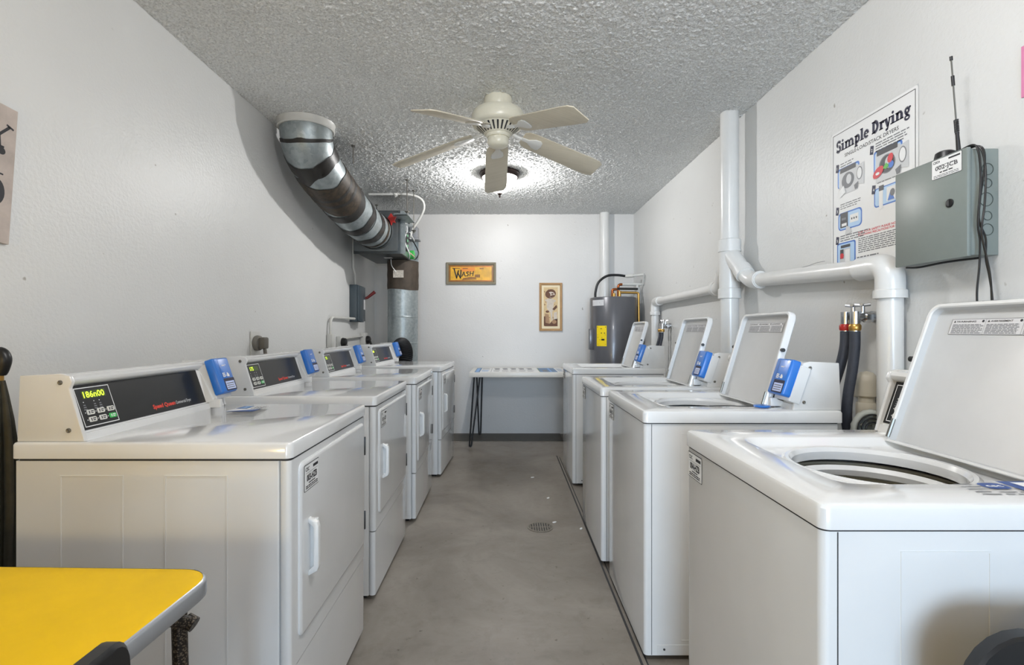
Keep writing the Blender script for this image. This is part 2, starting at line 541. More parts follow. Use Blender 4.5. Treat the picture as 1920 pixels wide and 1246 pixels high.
def console(root, W, text, kind, lit='full'):
    """control housing with sloped face, key pad, printed panel and the blue card reader"""
    x0, x1 = -W / 2 + .012, W / 2 - .012
    m = MB()
    prof = [(.545, DECK), (.600, 1.046), (.596, 1.056), (.604, 1.062), (.705, 1.058), (.708, DECK)]
    m.prism([(y, z) for y, z in prof], x0 + .012, x1 - .012, 'x')
    # rolled visor along the top edge, and the lip under the panel
    m.prism([(.588, 1.036), (.578, 1.044), (.576, 1.052), (.582, 1.060), (.596, 1.064), (.62, 1.062), (.61, 1.03)], x0 + .010, x1 - .010, 'x')
    m.prism([(.541, DECK), (.547, .912), (.560, .915), (.56, DECK)], x0 + .012, x1 - .012, 'x')
    c = m.build('console', WHITE, root)
    for s in (0, 1):
        e = MB()
        a, b = (x0, x0 + .013) if s == 0 else (x1 - .013, x1)
        e.prism([(.538, DECK), (.578, 1.030), (.570, 1.046), (.577, 1.062), (.60, 1.068), (.705, 1.063), (.712, DECK)], a, b, 'x', bev=.003)
        eo = e.build('end_cap', WHITE, c)
        xs = a - .003 if s == 0 else b + .003
        xe = a + .004 if s == 0 else b - .004
        for y, z in ((.600, 1.045), (.578, .922)):
            sc = MB(); sc.lathe([(0, 0), (.0062, 0), (.0062, .006), (.004, .0075), (.0015, .0065), (0, .0065)], 14, (xe, y, z), (xs - xe, 0, 0))
            sc.build('screw', STEEL, c)
    # printed black panel
    pu0, pu1 = x0 + .016, W / 2 - .122
    p = MB()
    o = Vector((0, .545, DECK)) + TNRM * .0005
    S = Sheet(p, o, (1, 0, 0), TILT)
    L, R_, B, T = pu0, pu1, .026, .148
    S.rect(L, R_, B, T, 0, 1)
    kx0, kx1, ky0, ky1 = L + .008, L + .124, B + .007, T - .008
    S.frame(kx0, kx1, ky0, ky1, .0022, 1, 2)
    S.rect(kx0 + .020, kx1 - .018, ky1 - .031, ky1 - .010, 2, 2)
    for i, a in enumerate((.018, .052, .070)):
        S.ell(kx0 + a, ky1 - .040, .0016, .0016, 1, 2, 8)
        for k in range(3):
            S.rect(kx0 + a - .003 - .001 * k, kx0 + a + .004 + .001 * k, ky1 - .050 - .006 * k, ky1 - .047 - .006 * k, 4, 2)
    if lit == 'full':
        S.text('186n00', kx0 + .024, ky1 - .029, .017, 3, 3, .02, .070)
    elif lit:
        S.text(lit, kx0 + .024, ky1 - .029, .017, 3, 3, .02, .030)
    for i in range(3):
        for j in range(2):
            S.ell(kx0 + .014 + .034 * i, ky0 + .018 + .020 * j, .0016, .0016, 1, 2, 8)
    tx = L + (pu1 - pu0) * .50
    S.text('Speed Queen', tx, B + .016, .013, 5, 2, .05, .105)
    S.text(kind, tx + .109, B + .0165, .0105, 1, 2, .0, .080)
    p.build('control_panel', [BLACKG, PRINTW, LCDBG, LCD, PRINTG, PRINTR], c, smooth=0)
    for j in range(2):
        for i in range(3):
            b = MB()
            q = Sheet(b, o, (1, 0, 0), TILT)
            u0, v0 = kx0 + .018 + .034 * i, ky0 + .011 + .020 * (1 - j)
            L0 = [q.P(a, bb, 2) for a, bb in rrect2(u0, u0 + .025, v0, v0 + .014, .003, 3)]
            L1 = [q.P(a, bb, 6) for a, bb in rrect2(u0 + .001, u0 + .024, v0 + .001, v0 + .013, .003, 3)]
            b.cur = 0
            b.loops([L0, L1], cap_last=True)
            q.rect(u0 + .005, u0 + .008, v0 + .003, v0 + .011, 1, 7)
            q.rect(u0 + .011, u0 + .021, v0 + .008, v0 + .0105, 1, 7)
            q.rect(u0 + .011, u0 + .019, v0 + .0035, v0 + .006, 1, 7)
            green = (i == 2 and j == 1)
            ko = b.build('key', [KEYG if green else KEYW, PRINTW if green else PRINTK], c, smooth=0)
            if green: ko['label'] = 'green key'
    # cheek between panel and reader
    ck = MB()
    cu0, cu1 = pu1 + .002, pu1 + .024
    q = Sheet(ck, Vector((0, .545, DECK)), (1, 0, 0), TILT)
    def slab(mb, sh, u0, u1, v0, v1, n0, n1, inset=.002):
        A = [sh.P(a, b, n0 / .0004) for a, b in rrect2(u0, u1, v0, v1, .004, 3)]
        Bq = [sh.P(a, b, (n1 - inset) / .0004) for a, b in rrect2(u0, u1, v0, v1, .004, 3)]
        Cq = [sh.P(a, b, n1 / .0004) for a, b in rrect2(u0 + inset, u1 - inset, v0 + inset, v1 - inset, .004, 3)]
        mb.loops([A, Bq, Cq], cap_first=True, cap_last=True)
    ck.loops([[q.P(cu0 - .002, .022, 0), q.P(cu0 - .002, .150, 0), q.P(cu1, .150, 0), q.P(cu1, .022, 0)],
              [q.P(cu0 + .004, .022, 60), q.P(cu0 + .008, .144, 18), q.P(cu1, .144, 18), q.P(cu1, .022, 60)]], True, True)
    ck.build('cheek', WHITE, c)
    # card reader on its white bracket
    r0, r1 = W / 2 - .110, W / 2 - .008
    bk = MB()
    qb = Sheet(bk, Vector((0, .545, DECK)), (1, 0, 0), TILT)
    slab(bk, qb, r0 + .002, r1 + .003, .024, .160, -.004, .034)
    bk.box(r0 - .004, r0 + .012, .505, .56, DECK + .002, DECK + .034, .002)
    bk.build('reader_bracket', WHITE, c)
    rd = MB()
    qr = Sheet(rd, Vector((0, .545, DECK)), (1, 0, 0), TILT)
    A = rrect2(r0, r1, .036, .172, .008, 4)
    def Lp(ins, n): return [qr.P(a, b, n / .0004) for a, b in rrect2(r0 + ins, r1 - ins, .036 + ins, .172 - ins, max(.008 - ins, .002), 4)]
    rd.cur = 0
    rd.loops([Lp(0, .034), Lp(0, .058), Lp(.003, .064), Lp(.007, .066)], True, True)
    cr = rd.build('card_reader', BLUE, root)
    mk = MB()
    qm = Sheet(mk, Vector((0, .545, DECK)) + TNRM * .0662, (1, 0, 0), TILT)
    a, b = r0 + .030, r1 - .006
    qm.rrect(r0 + .028, r1 - .004, .042, .090, .004, 3, 0.5)      # screen well
    qm.rect(a + .004, b - .004, .047, .078, 2, 1)                  # lit screen
    for k in range(3): qm.rect(a + .008, b - .010, .052 + k * .008, .0555 + k * .008, 4, 2)
    qm.frame(a + .002, a + .018, .096, .112, .003, 1, 1)
    qm.rect(a + .007, a + .013, .101, .107, 1, 1)
    qm.poly([(a + .028, .096), (a + .044, .096), (a + .044, .104), (a + .036, .112), (a + .030, .110)], 1, 1)
    qm.ell(a + .023, .101, .002, .002, 1, 1, 8)
    qm.text('csc', a + .012, .138, .007, 1, 1, .04, .020)
    qm.poly([(a + .034, .138), (a + .040, .142), (a + .036, .146)], 1, 1)
    qm.rect(r0 + .026, r0 + .0275, .044, .166, 5, 1)
    mk.build('reader_screen', [BLUE, PRINTW, SCREEN, PRINTN, PRINTG, BLUED], cr, smooth=0)
    return c

def id_sticker(root, o, u, v, number, w=.105, h=.072, name='id_sticker'):
    m = MB()
    S = Sheet(m, o, u, v)
    S.rrect(0, w, 0, h, .004, 1, 1)
    S.rrect(.0018, w - .0018, .0018, h - .0018, .003, 0, 2)
    S.text('CSC', .008, h - .018, .010, 1, 3, .03)
    S.rect(w * .58, w - .008, h - .017, h - .009, 1, 3)
    S.rect(.010, w - .010, h - .024, h - .0232, 1, 3)
    S.text(number, .016, h * .36, .017, 1, 3, .05, w - .032)
    S.rect(.030, w - .030, h * .25, h * .29, 1, 3)
    S.scribble(.010, w - .010, .006, .016, 2, 1, 3, .6, .05)
    return m.build(name, [PRINTW, PRINTK], root, smooth=0)

def make_dryer(label, loc, rotz, number, lit, blue_sticker=False):
    W, D = .685, .72
    t = thing('dryer', label, 'dryer', loc, rotz, 'front-loading coin laundry dryers on the left')
    h = W / 2
    # cabinet sides and back with stamped lines
    m = MB()
    m.prism(rrect2(-h + .004, h - .004, .034, D - .012, .004, 2), .02, .8455, 'z')
    for s in (-1, 1):
        X = s * (h - .004)
        for y0, y1 in ((.165, .326), (.432, .593)):
            w = .003
            for a, b, z0, z1 in ((y0, y1, .806, .809), (y0, y0 + w, .10, .806), (y1 - w, y1, .10, .806)):
                m.box(min(X, X + s * .0012), max(X, X + s * .0012), a, b, z0, z1)
    cab = m.build('cabinet', WHITE, t)
    # front shell that wraps the corners
    f = MB()
    f.prism(rrect2(-h + .003, h - .003, .004, .0335, .012, 4), .303, .8455, 'z', bev=.0)
    fr = f.build('front_panel', WHITE, t)
    lo = MB()
    lo.prism(rrect2(-h + .003, h - .003, .006, .0335, .012, 4), .022, .298, 'z')
    lo.build('lower_panel', WHITE, t)
    g = MB(); g.prism(rrect2(-h + .006, h - .006, .0065, D - .014, .012, 4), .8455, .8505, 'z'); g.build('top_seal', GROOVE, t)
    ba = MB(); ba.box(-h + .03, h - .03, .05, D - .04, .0, .03)
    ba.build('base', BLACKP, t)
    # top with down-turned skirt
    m = MB()
    def L(ins, z): return [(a, b, z) for a, b in rrect2(-h + ins, h - ins, ins, D - ins, max(.018 - ins, .006), 5)]
    m.loops([L(.004, .850), L(0, .852), L(0, .886), L(.003, .891), L(.008, DECK)], True, True)
    m.build('top_panel', WHITE, t)
    if blue_sticker:
        k = MB()
        S = Sheet(k, (.15, .345, DECK + .0004), (1, 0, 0), (0, 1, 0))
        S.rect(0, .13, 0, .10, 0, 1)
        S.poly([(.0, .0), (.06, .0), (.0, .10)], 1, 2)
        S.rect(.065, .125, .055, .095, 1, 2); S.rect(.07, .12, .06, .085, 2, 3)
        S.text('csc', .076, .066, .012, 0, 4, .03)
        S.scribble(.06, .125, .005, .045, 4, 3, 2)
        k.build('instruction_sticker', [PRINTW, BLUED, BLUEL, PRINTG], t, smooth=0)
    # door
    dx0, dx1, dz0, dz1 = -h + .052, h - .03, .36, .826
    m = MB()
    m.cur = 1
    def DL(ins, y, r=.022): return [(a, y, b) for a, b in rrect2(dx0 + ins, dx1 - ins, dz0 + ins, dz1 - ins, max(r - ins, .004), 5)]
    m.loops([DL(-.0035, .0058), DL(0, .0055)])
    m.cur = 0
    m.loops([DL(0, .008), DL(0, .001), DL(.004, -.003), DL(.010, -.004)], False, True)
    m.keep = False
    d = m.build('door', [WHITE, GROOVE], t)
    hn = MB()
    hx = dx0 + .052
    y0 = -.0035
    hn.prism([(y0, .505), (y0 - .024, .518), (y0 - .028, .530), (y0 - .028, .640), (y0 - .024, .652), (y0, .664), (y0, .650), (y0 - .014, .638), (y0 - .014, .532), (y0, .519)], hx - .004, hx + .014, 'x', bev=.002)
    hn.box(hx + .010, hx + .024, y0 - .020, y0 + .001, .512, .658, .003)
    hn.build('door_handle', WHITE_IN, d)
    for z in (.45, .735):
        b = MB(); b.box(dx1 - .002, dx1 + .006, -.006, .008, z - .035, z + .035, .001)
        b.build('door_hinge', BLACKP, t)
    id_sticker(d, (dx0 + .018, -.0042, dz1 - .084), (1, 0, 0), (0, 0, 1), number)
    console(t, W, '', 'Commercial Dryer', lit)
    return t

def make_washer(label, loc, rotz, number, lit, tilt, notice=False):
    W, D = .632, .715
    t = thing('washer', label, 'washing machine', loc, rotz, 'top-loading coin laundry washers on the right')
    h = W / 2
    # cabinet
    m = MB()
    m.loops([[(a, b, z) for a, b in rrect2(-h + .007, h - .007, .004, D - .012, .014, 4)] for z in (.018, .845)], True)
    for s in (-1, 1):
        X = s * (h - .007); o = s * .0012
        a, b = min(X, X + o), max(X, X + o)
        for y0, y1, z0, z1 in ((.135, .138, .07, .812), (.282, .285, .07, .812), (.138, .282, .809, .812), (.138, .282, .07, .073)):
            m.box(a, b, y0, y1, z0, z1)
        m.box(a, b, .05, .23, .022, .056, .0)
    m.cur = 1
    for s in (-1, 1):
        X = s * (h - .0066)
        m.box(min(X, X - s * .002), max(X, X - s * .002), .0295, .0315, .02, .844)
        m.cyl((X - s * .002, .075, .040), (X + s * .0025, .075, .040), .004, 10)
    m.build('cabinet', [WHITE, GROOVE], t)
    g = MB(); g.loops([[(a, b, z) for a, b in rrect2(-h + .008, h - .008, .0055, D - .013, .014, 4)] for z in (.843, .8505)])
    g.build('top_seal', GROOVE, t)
    for sx in (-1, 1):
        for y in (.07, D - .07):
            k = MB(); k.cyl((sx * (h - .06), y, 0), (sx * (h - .06), y, .02), .02, 14)
            k.build('foot', BLACKP, t)
    # top with lid well and tub opening
    cy0 = .315
    ANG = sorted([2 * pi * (i + .5) / 112 for i in range(112)] + [atan2(q - cy0, p) % (2 * pi) for p, q in rrect2(-h, h, 0, D, .014, 5)])
    N = len(ANG)
    def R(cx, cy, a, b, c, d, r, z): return [(p, q, z) for p, q in rr_ray(cx, cy, a, b, c, d, r, N, ANG)]
    def O(ins, z, r=.016): return R(0, cy0, -h + ins, h - ins, ins, D - ins, max(r - ins * .5, .006), z)
    def C(r, z): return [(r * cos(a), cy0 + r * sin(a), z) for a in ANG]
    m = MB()
    wx, wy0, wy1 = .205, .105, .525
    def Wl(ins, z, r=.045): return R(0, cy0, -wx + ins, wx - ins, wy0 + ins, wy1 - ins, r, z)
    m.loops([O(.006, .850), O(0, .850), O(0, .884), O(.003, .890), O(.009, DECK),
             Wl(-.004, DECK), Wl(0, DECK - .002), Wl(.010, DECK - .016), Wl(.020, DECK - .022),
             C(.183, DECK - .022), C(.176, DECK - .017), C(.168, DECK - .018), C(.162, DECK - .028), C(.162, .845)])
    m.keep = True
    top = m.build('top_panel', WHITE, t, smooth=30)
    if notice:
        k = MB()
        S = Sheet(k, (.19, .305, DECK + .0004), (0, 1, 0), (-1, 0, 0))
        k.keep = True
        S.rrect(.046, .092, -.050, -.014, .014, 1, 2)
        S.text('csc', .053, -.038, .012, 0, 3, .04, .030)
        S.poly([(.098, -.062), (.24, -.062), (.24, -.004), (.098, -.004)], 1, 2)
        S.rect(.118, .24, -.050, -.012, 0, 3)
        S.scribble(.005, .042, -.080, -.010, 5, 2, 2, .3)
        S.scribble(.046, .094, -.080, -.056, 2, 2, 2, .3)
        S.scribble(.100, .235, -.082, -.066, 2, 3, 2, .6, .05)
        k.build('instruction_sticker', [PRINTW, BLUED, PRINTG, PRINTK], t, smooth=0)
    # tub
    m = MB()
    m.lathe([(.178, .835), (.19, .835), (.20, .45), (.19, .43), (.05, .43), (.0, .45)], 48, (0, cy0, 0))
    m.cur = 1
    m.lathe([(.186, .825), (.160, .832), (.150, .822), (.152, .808), (.172, .80), (.186, .80)], 48, (0, cy0, 0))
    m.keep = True
    m.build('tub', [TUB, WHITE_IN], t, smooth=40)
    ag = MB()
    ag.lathe([(.0, .70), (.03, .70), (.034, .66), (.045, .56), (.08, .48), (.13, .455), (.13, .44)], 32, (0, cy0, 0))
    ag.build('agitator', WHITE_IN, t)
    # lid, swung up and leaning back
    Hy, Hz = .503, DECK - .012
    up = Vector((0, sin(tilt), cos(tilt)))
    S = Sheet(MB(), (0, Hy, Hz), (1, 0, 0), up)       # n points to the front
    LW, LL = .197, .385
    def shape(ins, n, rt=.035):
        pts = []
        x0, x1, y0, y1 = -LW + ins, LW - ins, ins * .6, LL - ins
        r = max(rt - ins, .008)
        pts += [(x1, y0), ]
        for i in range(7):
            a = pi / 2 * i / 6; pts.append((x1 - r + r * cos(a), y1 - r + r * sin(a)))
        for i in range(7):
            a = pi / 2 + pi / 2 * i / 6; pts.append((x0 + r + r * cos(a), y1 - r + r * sin(a)))
        pts += [(x0, y0)]
        return [S.P(a, b, n / .0004) for a, b in pts]
    m = MB()
    m.cur = 0
    m.loops([shape(.006, -.012), shape(.0, -.006), shape(.0, .014), shape(.003, .018), shape(.010, .018), shape(.013, .015)], True)
    m.cur = 1
    m.loops([shape(.013, .015), shape(.016, .000), shape(.020, -.002)], False, True)
    lid = m.build('lid', [WHITE, LIDIN], t)
    lb = MB()
    S2 = Sheet(lb, S.P(0, 0, -.0012 / .0004), (1, 0, 0), up)
    S2.rect(-.135, .135, .305, .345, 0, 1)
    S2.frame(-.135, .135, .305, .345, .001, 2, 2)
    for k in range(3):
        a = -.131 + k * .089
        S2.text(('WARNING', 'AVERTISSEMENT', 'ADVERTENCIA')[k], a + .010, .3365, .0042, 1, 2, .03, .052)
        S2.poly([(a + .002, .3362), (a + .008, .3362), (a + .005, .3418)], 1, 2)
        S2.ell(a + .080, .339, .0032, .0032, 1, 2, 10)
        S2.scribble(a + .002, a + .084, .308, .333, 7, 2, 2, .6, .1)
        if k < 2: S2.rect(a + .0865, a + .0872, .305, .345, 2, 2)
    wl = lb.build('warning_label', [LABELG, PRINTK, PRINTG], lid, smooth=0)
    for sx in (-1, 1):
        b = MB()
        p = S.P(sx * (LW - .002), LL * .60, .010 / .0004)
        b.cyl(p, p + Vector((sx * .014, -.002, 0)), .0075, 14)
        b.build('bumper', BLACKP, lid)
        hg = MB()
        p = S.P(sx * (LW - .010), .012, .019 / .0004); q = S.P(sx * (LW - .010), .062, .019 / .0004)
        hg.tube([p, q], .005, 8)
        hg.build('lid_hinge', STEEL, lid)
    # id sticker: left end of the cabinet front
    id_sticker(t, (-h + .016, .0038, .766), (1, 0, 0), (0, 0, 1), number, .10, .07)
    console(t, W, '', 'Commercial Washer', lit)
    return t
# ------------------------------------------------------------------ the room (x right, y into the picture, z up; eye height 1.178)
LX, RX, BY, FY, CZ = -1.505, 1.47, 5.78, -1.0, 2.518
def slab(name, m, *b, bev=0):
    o = MB().box(*b, bev).build(name, m, None, smooth=0)
    return tag(o, kind='structure')
slab('floor', FLOORM, LX - .1, RX + .1, FY - .1, BY + .1, -.1, 0)
# ceiling: a slab whose underside carries the sprayed popcorn lumps
from mathutils import noise as NZ
def popcorn_ceiling():
    x0, x1, y0, y1, st = LX, RX, 1.2, BY, .0072
    nx = int((x1 - x0) / st); ny = int((y1 - y0) / st)
    vs = []; fs = []
    for j in range(ny + 1):
        y = y0 + (y1 - y0) * j / ny
        for i in range(nx + 1):
            x = x0 + (x1 - x0) * i / nx
            a = NZ.noise((x * 78, y * 78, 0)); b = NZ.noise((x * 31, y * 31, 7.3))
            hgt = max(0.0, a + .35 * b + .10)
            vs.append((x, y, CZ - .0005 - .0100 * min(hgt, .75)))
    w = nx + 1
    for j in range(ny):
        for i in range(nx):
            k = j * w + i
            fs.append((k, k + w, k + w + 1, k + 1))
    n = len(vs)
    vs += [(LX - .1, FY - .1, CZ), (RX + .1, FY - .1, CZ), (RX + .1, BY + .1, CZ), (LX - .1, BY + .1, CZ),
           (LX - .1, FY - .1, CZ + .1), (RX + .1, FY - .1, CZ + .1), (RX + .1, BY + .1, CZ + .1), (LX - .1, BY + .1, CZ + .1)]
    fs += [(n, n + 3, n + 2, n + 1), (n + 4, n + 5, n + 6, n + 7), (n, n + 1, n + 5, n + 4), (n + 1, n + 2, n + 6, n + 5), (n + 2, n + 3, n + 7, n + 6), (n + 3, n, n + 4, n + 7)]
    me = bpy.data.meshes.new('ceiling'); me.from_pydata(vs, [], fs); me.materials.append(CEIL)
    me.polygons.foreach_set('use_smooth', [True] * (len(fs) - 6) + [False] * 6)
    me.update()
    o = bpy.data.objects.new('ceiling', me); COL.objects.link(o)
    tag(o, kind='structure')
popcorn_ceiling()
slab('wall_left', WALLM, LX - .1, LX, FY - .1, BY + .1, 0, CZ)
slab('wall_right', WALLM, RX, RX + .1, FY - .1, BY + .1, 0, CZ)
slab('wall_back', WALLB, LX, RX, BY, BY + .1, 0, CZ)
# wall behind the camera with a wide doorway on the right, open to the daylight
DX0, DX1, DZ = -.42, 1.20, 2.10
wf = MB()
wf.box(LX, DX0, FY - .1, FY, 0, CZ); wf.box(DX1, RX, FY - .1, FY, 0, CZ); wf.box(DX0, DX1, FY - .1, FY, DZ, CZ)
tag(wf.build('wall_front', WARMWALL, None, smooth=0), kind='structure')
# dark painted strip of floor along the back wall
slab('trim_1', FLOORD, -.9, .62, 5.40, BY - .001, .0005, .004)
# dark joint running along the feet of the washers
j = MB()
j.box(.478, .486, .9, 4.75, .0005, .003); j.box(.500, .505, .9, 4.7, .0005, .002)
tag(j.build('trim_2', GROOVE, None, smooth=0), kind='structure')
# hairline crack in the right wall plaster
ck = MB()
S = Sheet(ck, (RX, 0, 0), (0, -1, 0), (0, 0, 1))
S.line([(-2.66, 1.477), (-2.60, 1.483), (-2.545, 1.481), (-2.50, 1.492), (-2.44, 1.494), (-2.38, 1.500), (-2.32, 1.499)], .0022, 0, 1)
tag(ck.build('trim_3', PRINTG, None, smooth=0), kind='structure')

# ------------------------------------------------------------------ machines
R90 = pi / 2
make_dryer('white front-loading dryer nearest the yellow table, with lit 186n00 display and blue sticker on top', (-.546, 1.6275, 0), R90, '003-HZB', 'full', True)
make_dryer('second dryer from the yellow table, lit display reading 175', (-.565, 2.5425, 0), R90, '002-HZB', '175')
make_dryer('third dryer from the yellow table, below the white bent conduit', (-.548, 3.4425, 0), R90, '001-HZB', '75')
make_dryer('farthest dryer, standing before the silver floor-to-ceiling duct', (-.497, 4.40, 0), radians(87), '005-HZB', '1')
make_washer('nearest open-lid washer, large at the right edge, under the grey-green box', (.521, 1.146, 0), -R90, '004-HZB', '', radians(19), True)
make_washer('second open-lid washer from the camera, beside the two dark hoses', (.492, 2.112, 0), -R90, '006-HZB', '', radians(16.5))
make_washer('third open-lid washer, in front of the thick white vertical pipe', (.478, 2.85, 0), -R90, '007-HZB', '', radians(16.5))
make_washer('farthest open-lid washer, right before the grey water heater', (.505, 4.145, 0), -R90, '008-HZB', '', radians(16.5))

# blue key tag lying beside the reader of the second washer
kt = thing('key_tag', 'small blue tag on a dark cord lying on the second washer beside its card reader', 'tag', (.955, 1.880, DECK))
m = MB(); m.lathe([(0, .0), (.026, .001), (.030, .004), (.026, .008), (0, .009)], 24, (0, 0, .0005)); m.build('disc', BLUE, kt)
m = MB(); m.tube(smooth_path([(-.025, .002, .004), (-.065, .005, .003), (-.125, .02, .003), (-.19, .012, .003)]), .0018, 6); m.build('cord', RUBBER, kt)

# ------------------------------------------------------------------ ceiling fan
FX, FYc = -.043, 2.90
fan = thing('ceiling_fan', 'cream five-blade ceiling fan mounted close to the popcorn ceiling', 'ceiling fan', (FX, FYc, CZ))
def part(mb, name, m, parent, smooth=40): return mb.build(name, m, parent, smooth)
m = MB(); m.lathe([(0, 0), (.078, 0), (.080, -.012), (.080, -.055), (.074, -.068), (0, -.068)], 40); part(m, 'canopy', FANW, fan)
m = MB(); m.lathe([(.05, -.066), (.10, -.070), (.138, -.082), (.152, -.105), (.152, -.150), (.146, -.162), (.128, -.170), (.10, -.170), (0, -.170)], 56); part(m, 'motor_housing', FANW, fan)
m = MB(); m.lathe([(.128, -.170), (.075, -.215), (0, -.215)], 56)
mv = part(m, 'vent_cone', FANW, fan)
m = MB()
for i in range(28):
    a = 2 * pi * i / 28
    p = lambda r, z, da: (r * cos(a + da), r * sin(a + da), z)
    m.add([p(.124, -.1745, -.045), p(.124, -.1745, .045), p(.084, -.2095, .045), p(.084, -.2095, -.045)], [(0, 1, 2, 3)])
part(m, 'vent_slots', GROOVE, mv, 0)
m = MB(); m.lathe([(0, -.205), (.066, -.206), (.070, -.210), (.070, -.224), (.064, -.232), (0, -.232)], 40); part(m, 'flywheel', FANW, fan)
m = MB(); m.lathe([(.0, -.230), (.058, -.232), (.061, -.237), (.061, -.262), (.056, -.274), (.042, -.283), (.02, -.288), (0, -.289)], 40)
part(m, 'switch_housing', FANW, fan)
DRO = radians(14); PIT = radians(13)
for k in range(5):
    ang = radians(92.5 + 72 * k)
    Rm = Matrix.Rotation(radians(-2.6), 4, 'X') @ Matrix.Rotation(ang, 4, 'Z') @ Matrix.Translation((.09, 0, -.198)) @ Matrix.Rotation(DRO, 4, 'Y')
    Rb = Rm @ Matrix.Rotation(-PIT, 4, 'X')
    b = MB(); b.M = Rb
    out = [(.062, -.044), (.062, .044), (.085, .064), (.12, .070), (.50, .078), (.545, .075), (.570, .058), (.572, -.058), (.545, -.075), (.50, -.078), (.12, -.070), (.085, -.064)]
    b.prism(out, -.003, .003, 'z', bev=.0012)
    bl = b.build('blade', FANB, fan)
    i_ = MB(); i_.M = Rb
    iron = [(.055, -.011), (.10, -.014), (.135, -.036), (.165, -.040), (.180, -.030), (.184, 0), (.180, .030), (.165, .040), (.135, .036), (.10, .014), (.055, .011)]
    i_.prism(iron, -.010, -.0032, 'z', bev=.0015)
    i_.M = Rm
    i_.tube([(-.03, 0, .004), (.02, 0, -.006), (.06, 0, -.006)], .010, 10)
    i_.build('blade_iron', FANI, fan)

# ------------------------------------------------------------------ ceiling lamp
LPX, LPY = -.05, 4.27
lamp = thing('ceiling_light', 'lit flush ceiling light with bronze rim behind the fan', 'ceiling light', (LPX, LPY, CZ))
m = MB(); m.lathe([(0, 0), (.168, 0), (.172, -.012), (.168, -.026), (.160, -.040), (.150, -.046), (.145, -.040), (.150, -.020), (0, -.012)], 56); m.build('rim', BRONZE, lamp)
m = MB(); m.keep = True
m.lathe([(.146, -.040), (.140, -.056), (.126, -.088), (.102, -.122), (.070, -.152), (.034, -.171), (.006, -.176)], 48); m.build('glass_bowl', GLOW, lamp)
m = MB(); m.lathe([(0, -.172), (.020, -.174), (.022, -.180), (.012, -.188), (.006, -.194), (.008, -.200), (.005, -.212), (0, -.214)], 20); m.build('finial', BRONZE, lamp)
# ------------------------------------------------------------------ big sheet-metal duct from the ceiling to the blower box
def frames_along(path):
    P = [Vector(p) for p in path]; out = []
    T = [(P[min(i + 1, len(P) - 1)] - P[max(i - 1, 0)]).normalized() for i in range(len(P))]
    u = Vector((1, 0, 0))
    for i, t in enumerate(T):
        u = (u - t * u.dot(t)).normalized()
        out.append((P[i], u, t.cross(u)))
    return out
dpath = smooth_path([(-1.285, 3.25, 2.518), (-1.285, 3.25, 2.44), (-1.283, 3.30, 2.355), (-1.272, 3.47, 2.27), (-1.255, 3.75, 2.20), (-1.232, 4.05, 2.135), (-1.21, 4.33, 2.095), (-1.195, 4.50, 2.085), (-1.19, 4.602, 2.082)], 10)
DR = .160
duct = thing('round_duct', 'fat silver duct with dark tape bands bending from ceiling to blower box', 'duct', (-1.285, 3.25, 2.518))
def kid(mb, name, m, root, smooth=40):
    mb.M = Matrix.Identity(4)
    o = mb.build(name, m, root, smooth)
    o.matrix_parent_inverse = Matrix.Translation(root.location).inverted()
    return o
m = MB(); m.tube(dpath, DR, 40, cap=False)
kid(m, 'duct_shell', GALV, duct)
fr = frames_along(dpath)
def band(i0, i1, extra, wob, ph=0.0, n=40, slant=0.0):
    """ring of tape between path stations, with a ragged / slanting edge"""
    loops = []
    K = 6
    for k in range(K + 1):
        L = []
        for j in range(n):
            a = 2 * pi * j / n
            s = i0 + (i1 - i0) * k / K + slant * sin(a + ph) + (wob * sin(3 * a + ph * 2) + wob * .6 * sin(7 * a + ph)) * (1 if k in (0, K) else .5)
            s = max(0, min(len(fr) - 1.001, s)); q = int(s); f = s - q
            c = fr[q][0].lerp(fr[q + 1][0], f); u = fr[q][1]; w = fr[q][2]
            L.append(c + (u * cos(a) + w * sin(a)) * (DR + extra))
        loops.append(L)
    b = MB(); b.loops(loops)
    return b
for spec, mm in (((12.5, 14.2, .0035, .2, .5, 40, .8), TAPEK), ((19, 23, .0035, .25, .2, 40, 2.6), TAPEK), ((25, 29, .0035, .3, 1.0, 40, -4.5), TAPEK), ((30, 42.5, .0045, .5, 2.2, 40, 2.0), TAPE), ((33, 34, .0058, .15, 1.2, 40, 1.6), TAPEK), ((37, 38.2, .0058, .2, 2.4, 40, 1.2), TAPEK),
                 ((42, 45, .005, .15, 0, 40, .6), TAPEK), ((50, 53, .004, .4, 1.3, 40, .4), TAPEK), ((53.4, 54.4, .006, .05, 0, 40, .3), GALV),
                 ((58.5, 62, .004, .5, .4, 40, .3), TAPEK), ((62.6, 63.6, .006, .05, 0, 40, .2), GALV), ((68, 70.5, .0035, .15, 2, 40, .2), TAPE)):
    kid(band(*spec), 'tape_band', mm, duct)
m = MB(); m.lathe([(.158, .012), (.170, .012), (.176, .018), (.174, .044), (.180, .060), (.164, .062)], 48, (-1.285, 3.25, CZ - .064))
kid(m, 'ceiling_collar', PVCD, duct)
m = MB(); m.tube([(-1.10, 3.64, CZ), (-1.10, 3.64, 2.385)], .004, 8); m.cyl((-1.10, 3.64, CZ), (-1.10, 3.64, CZ - .012), .014, 12)
kid(m, 'hanger_rod', STEEL, duct)

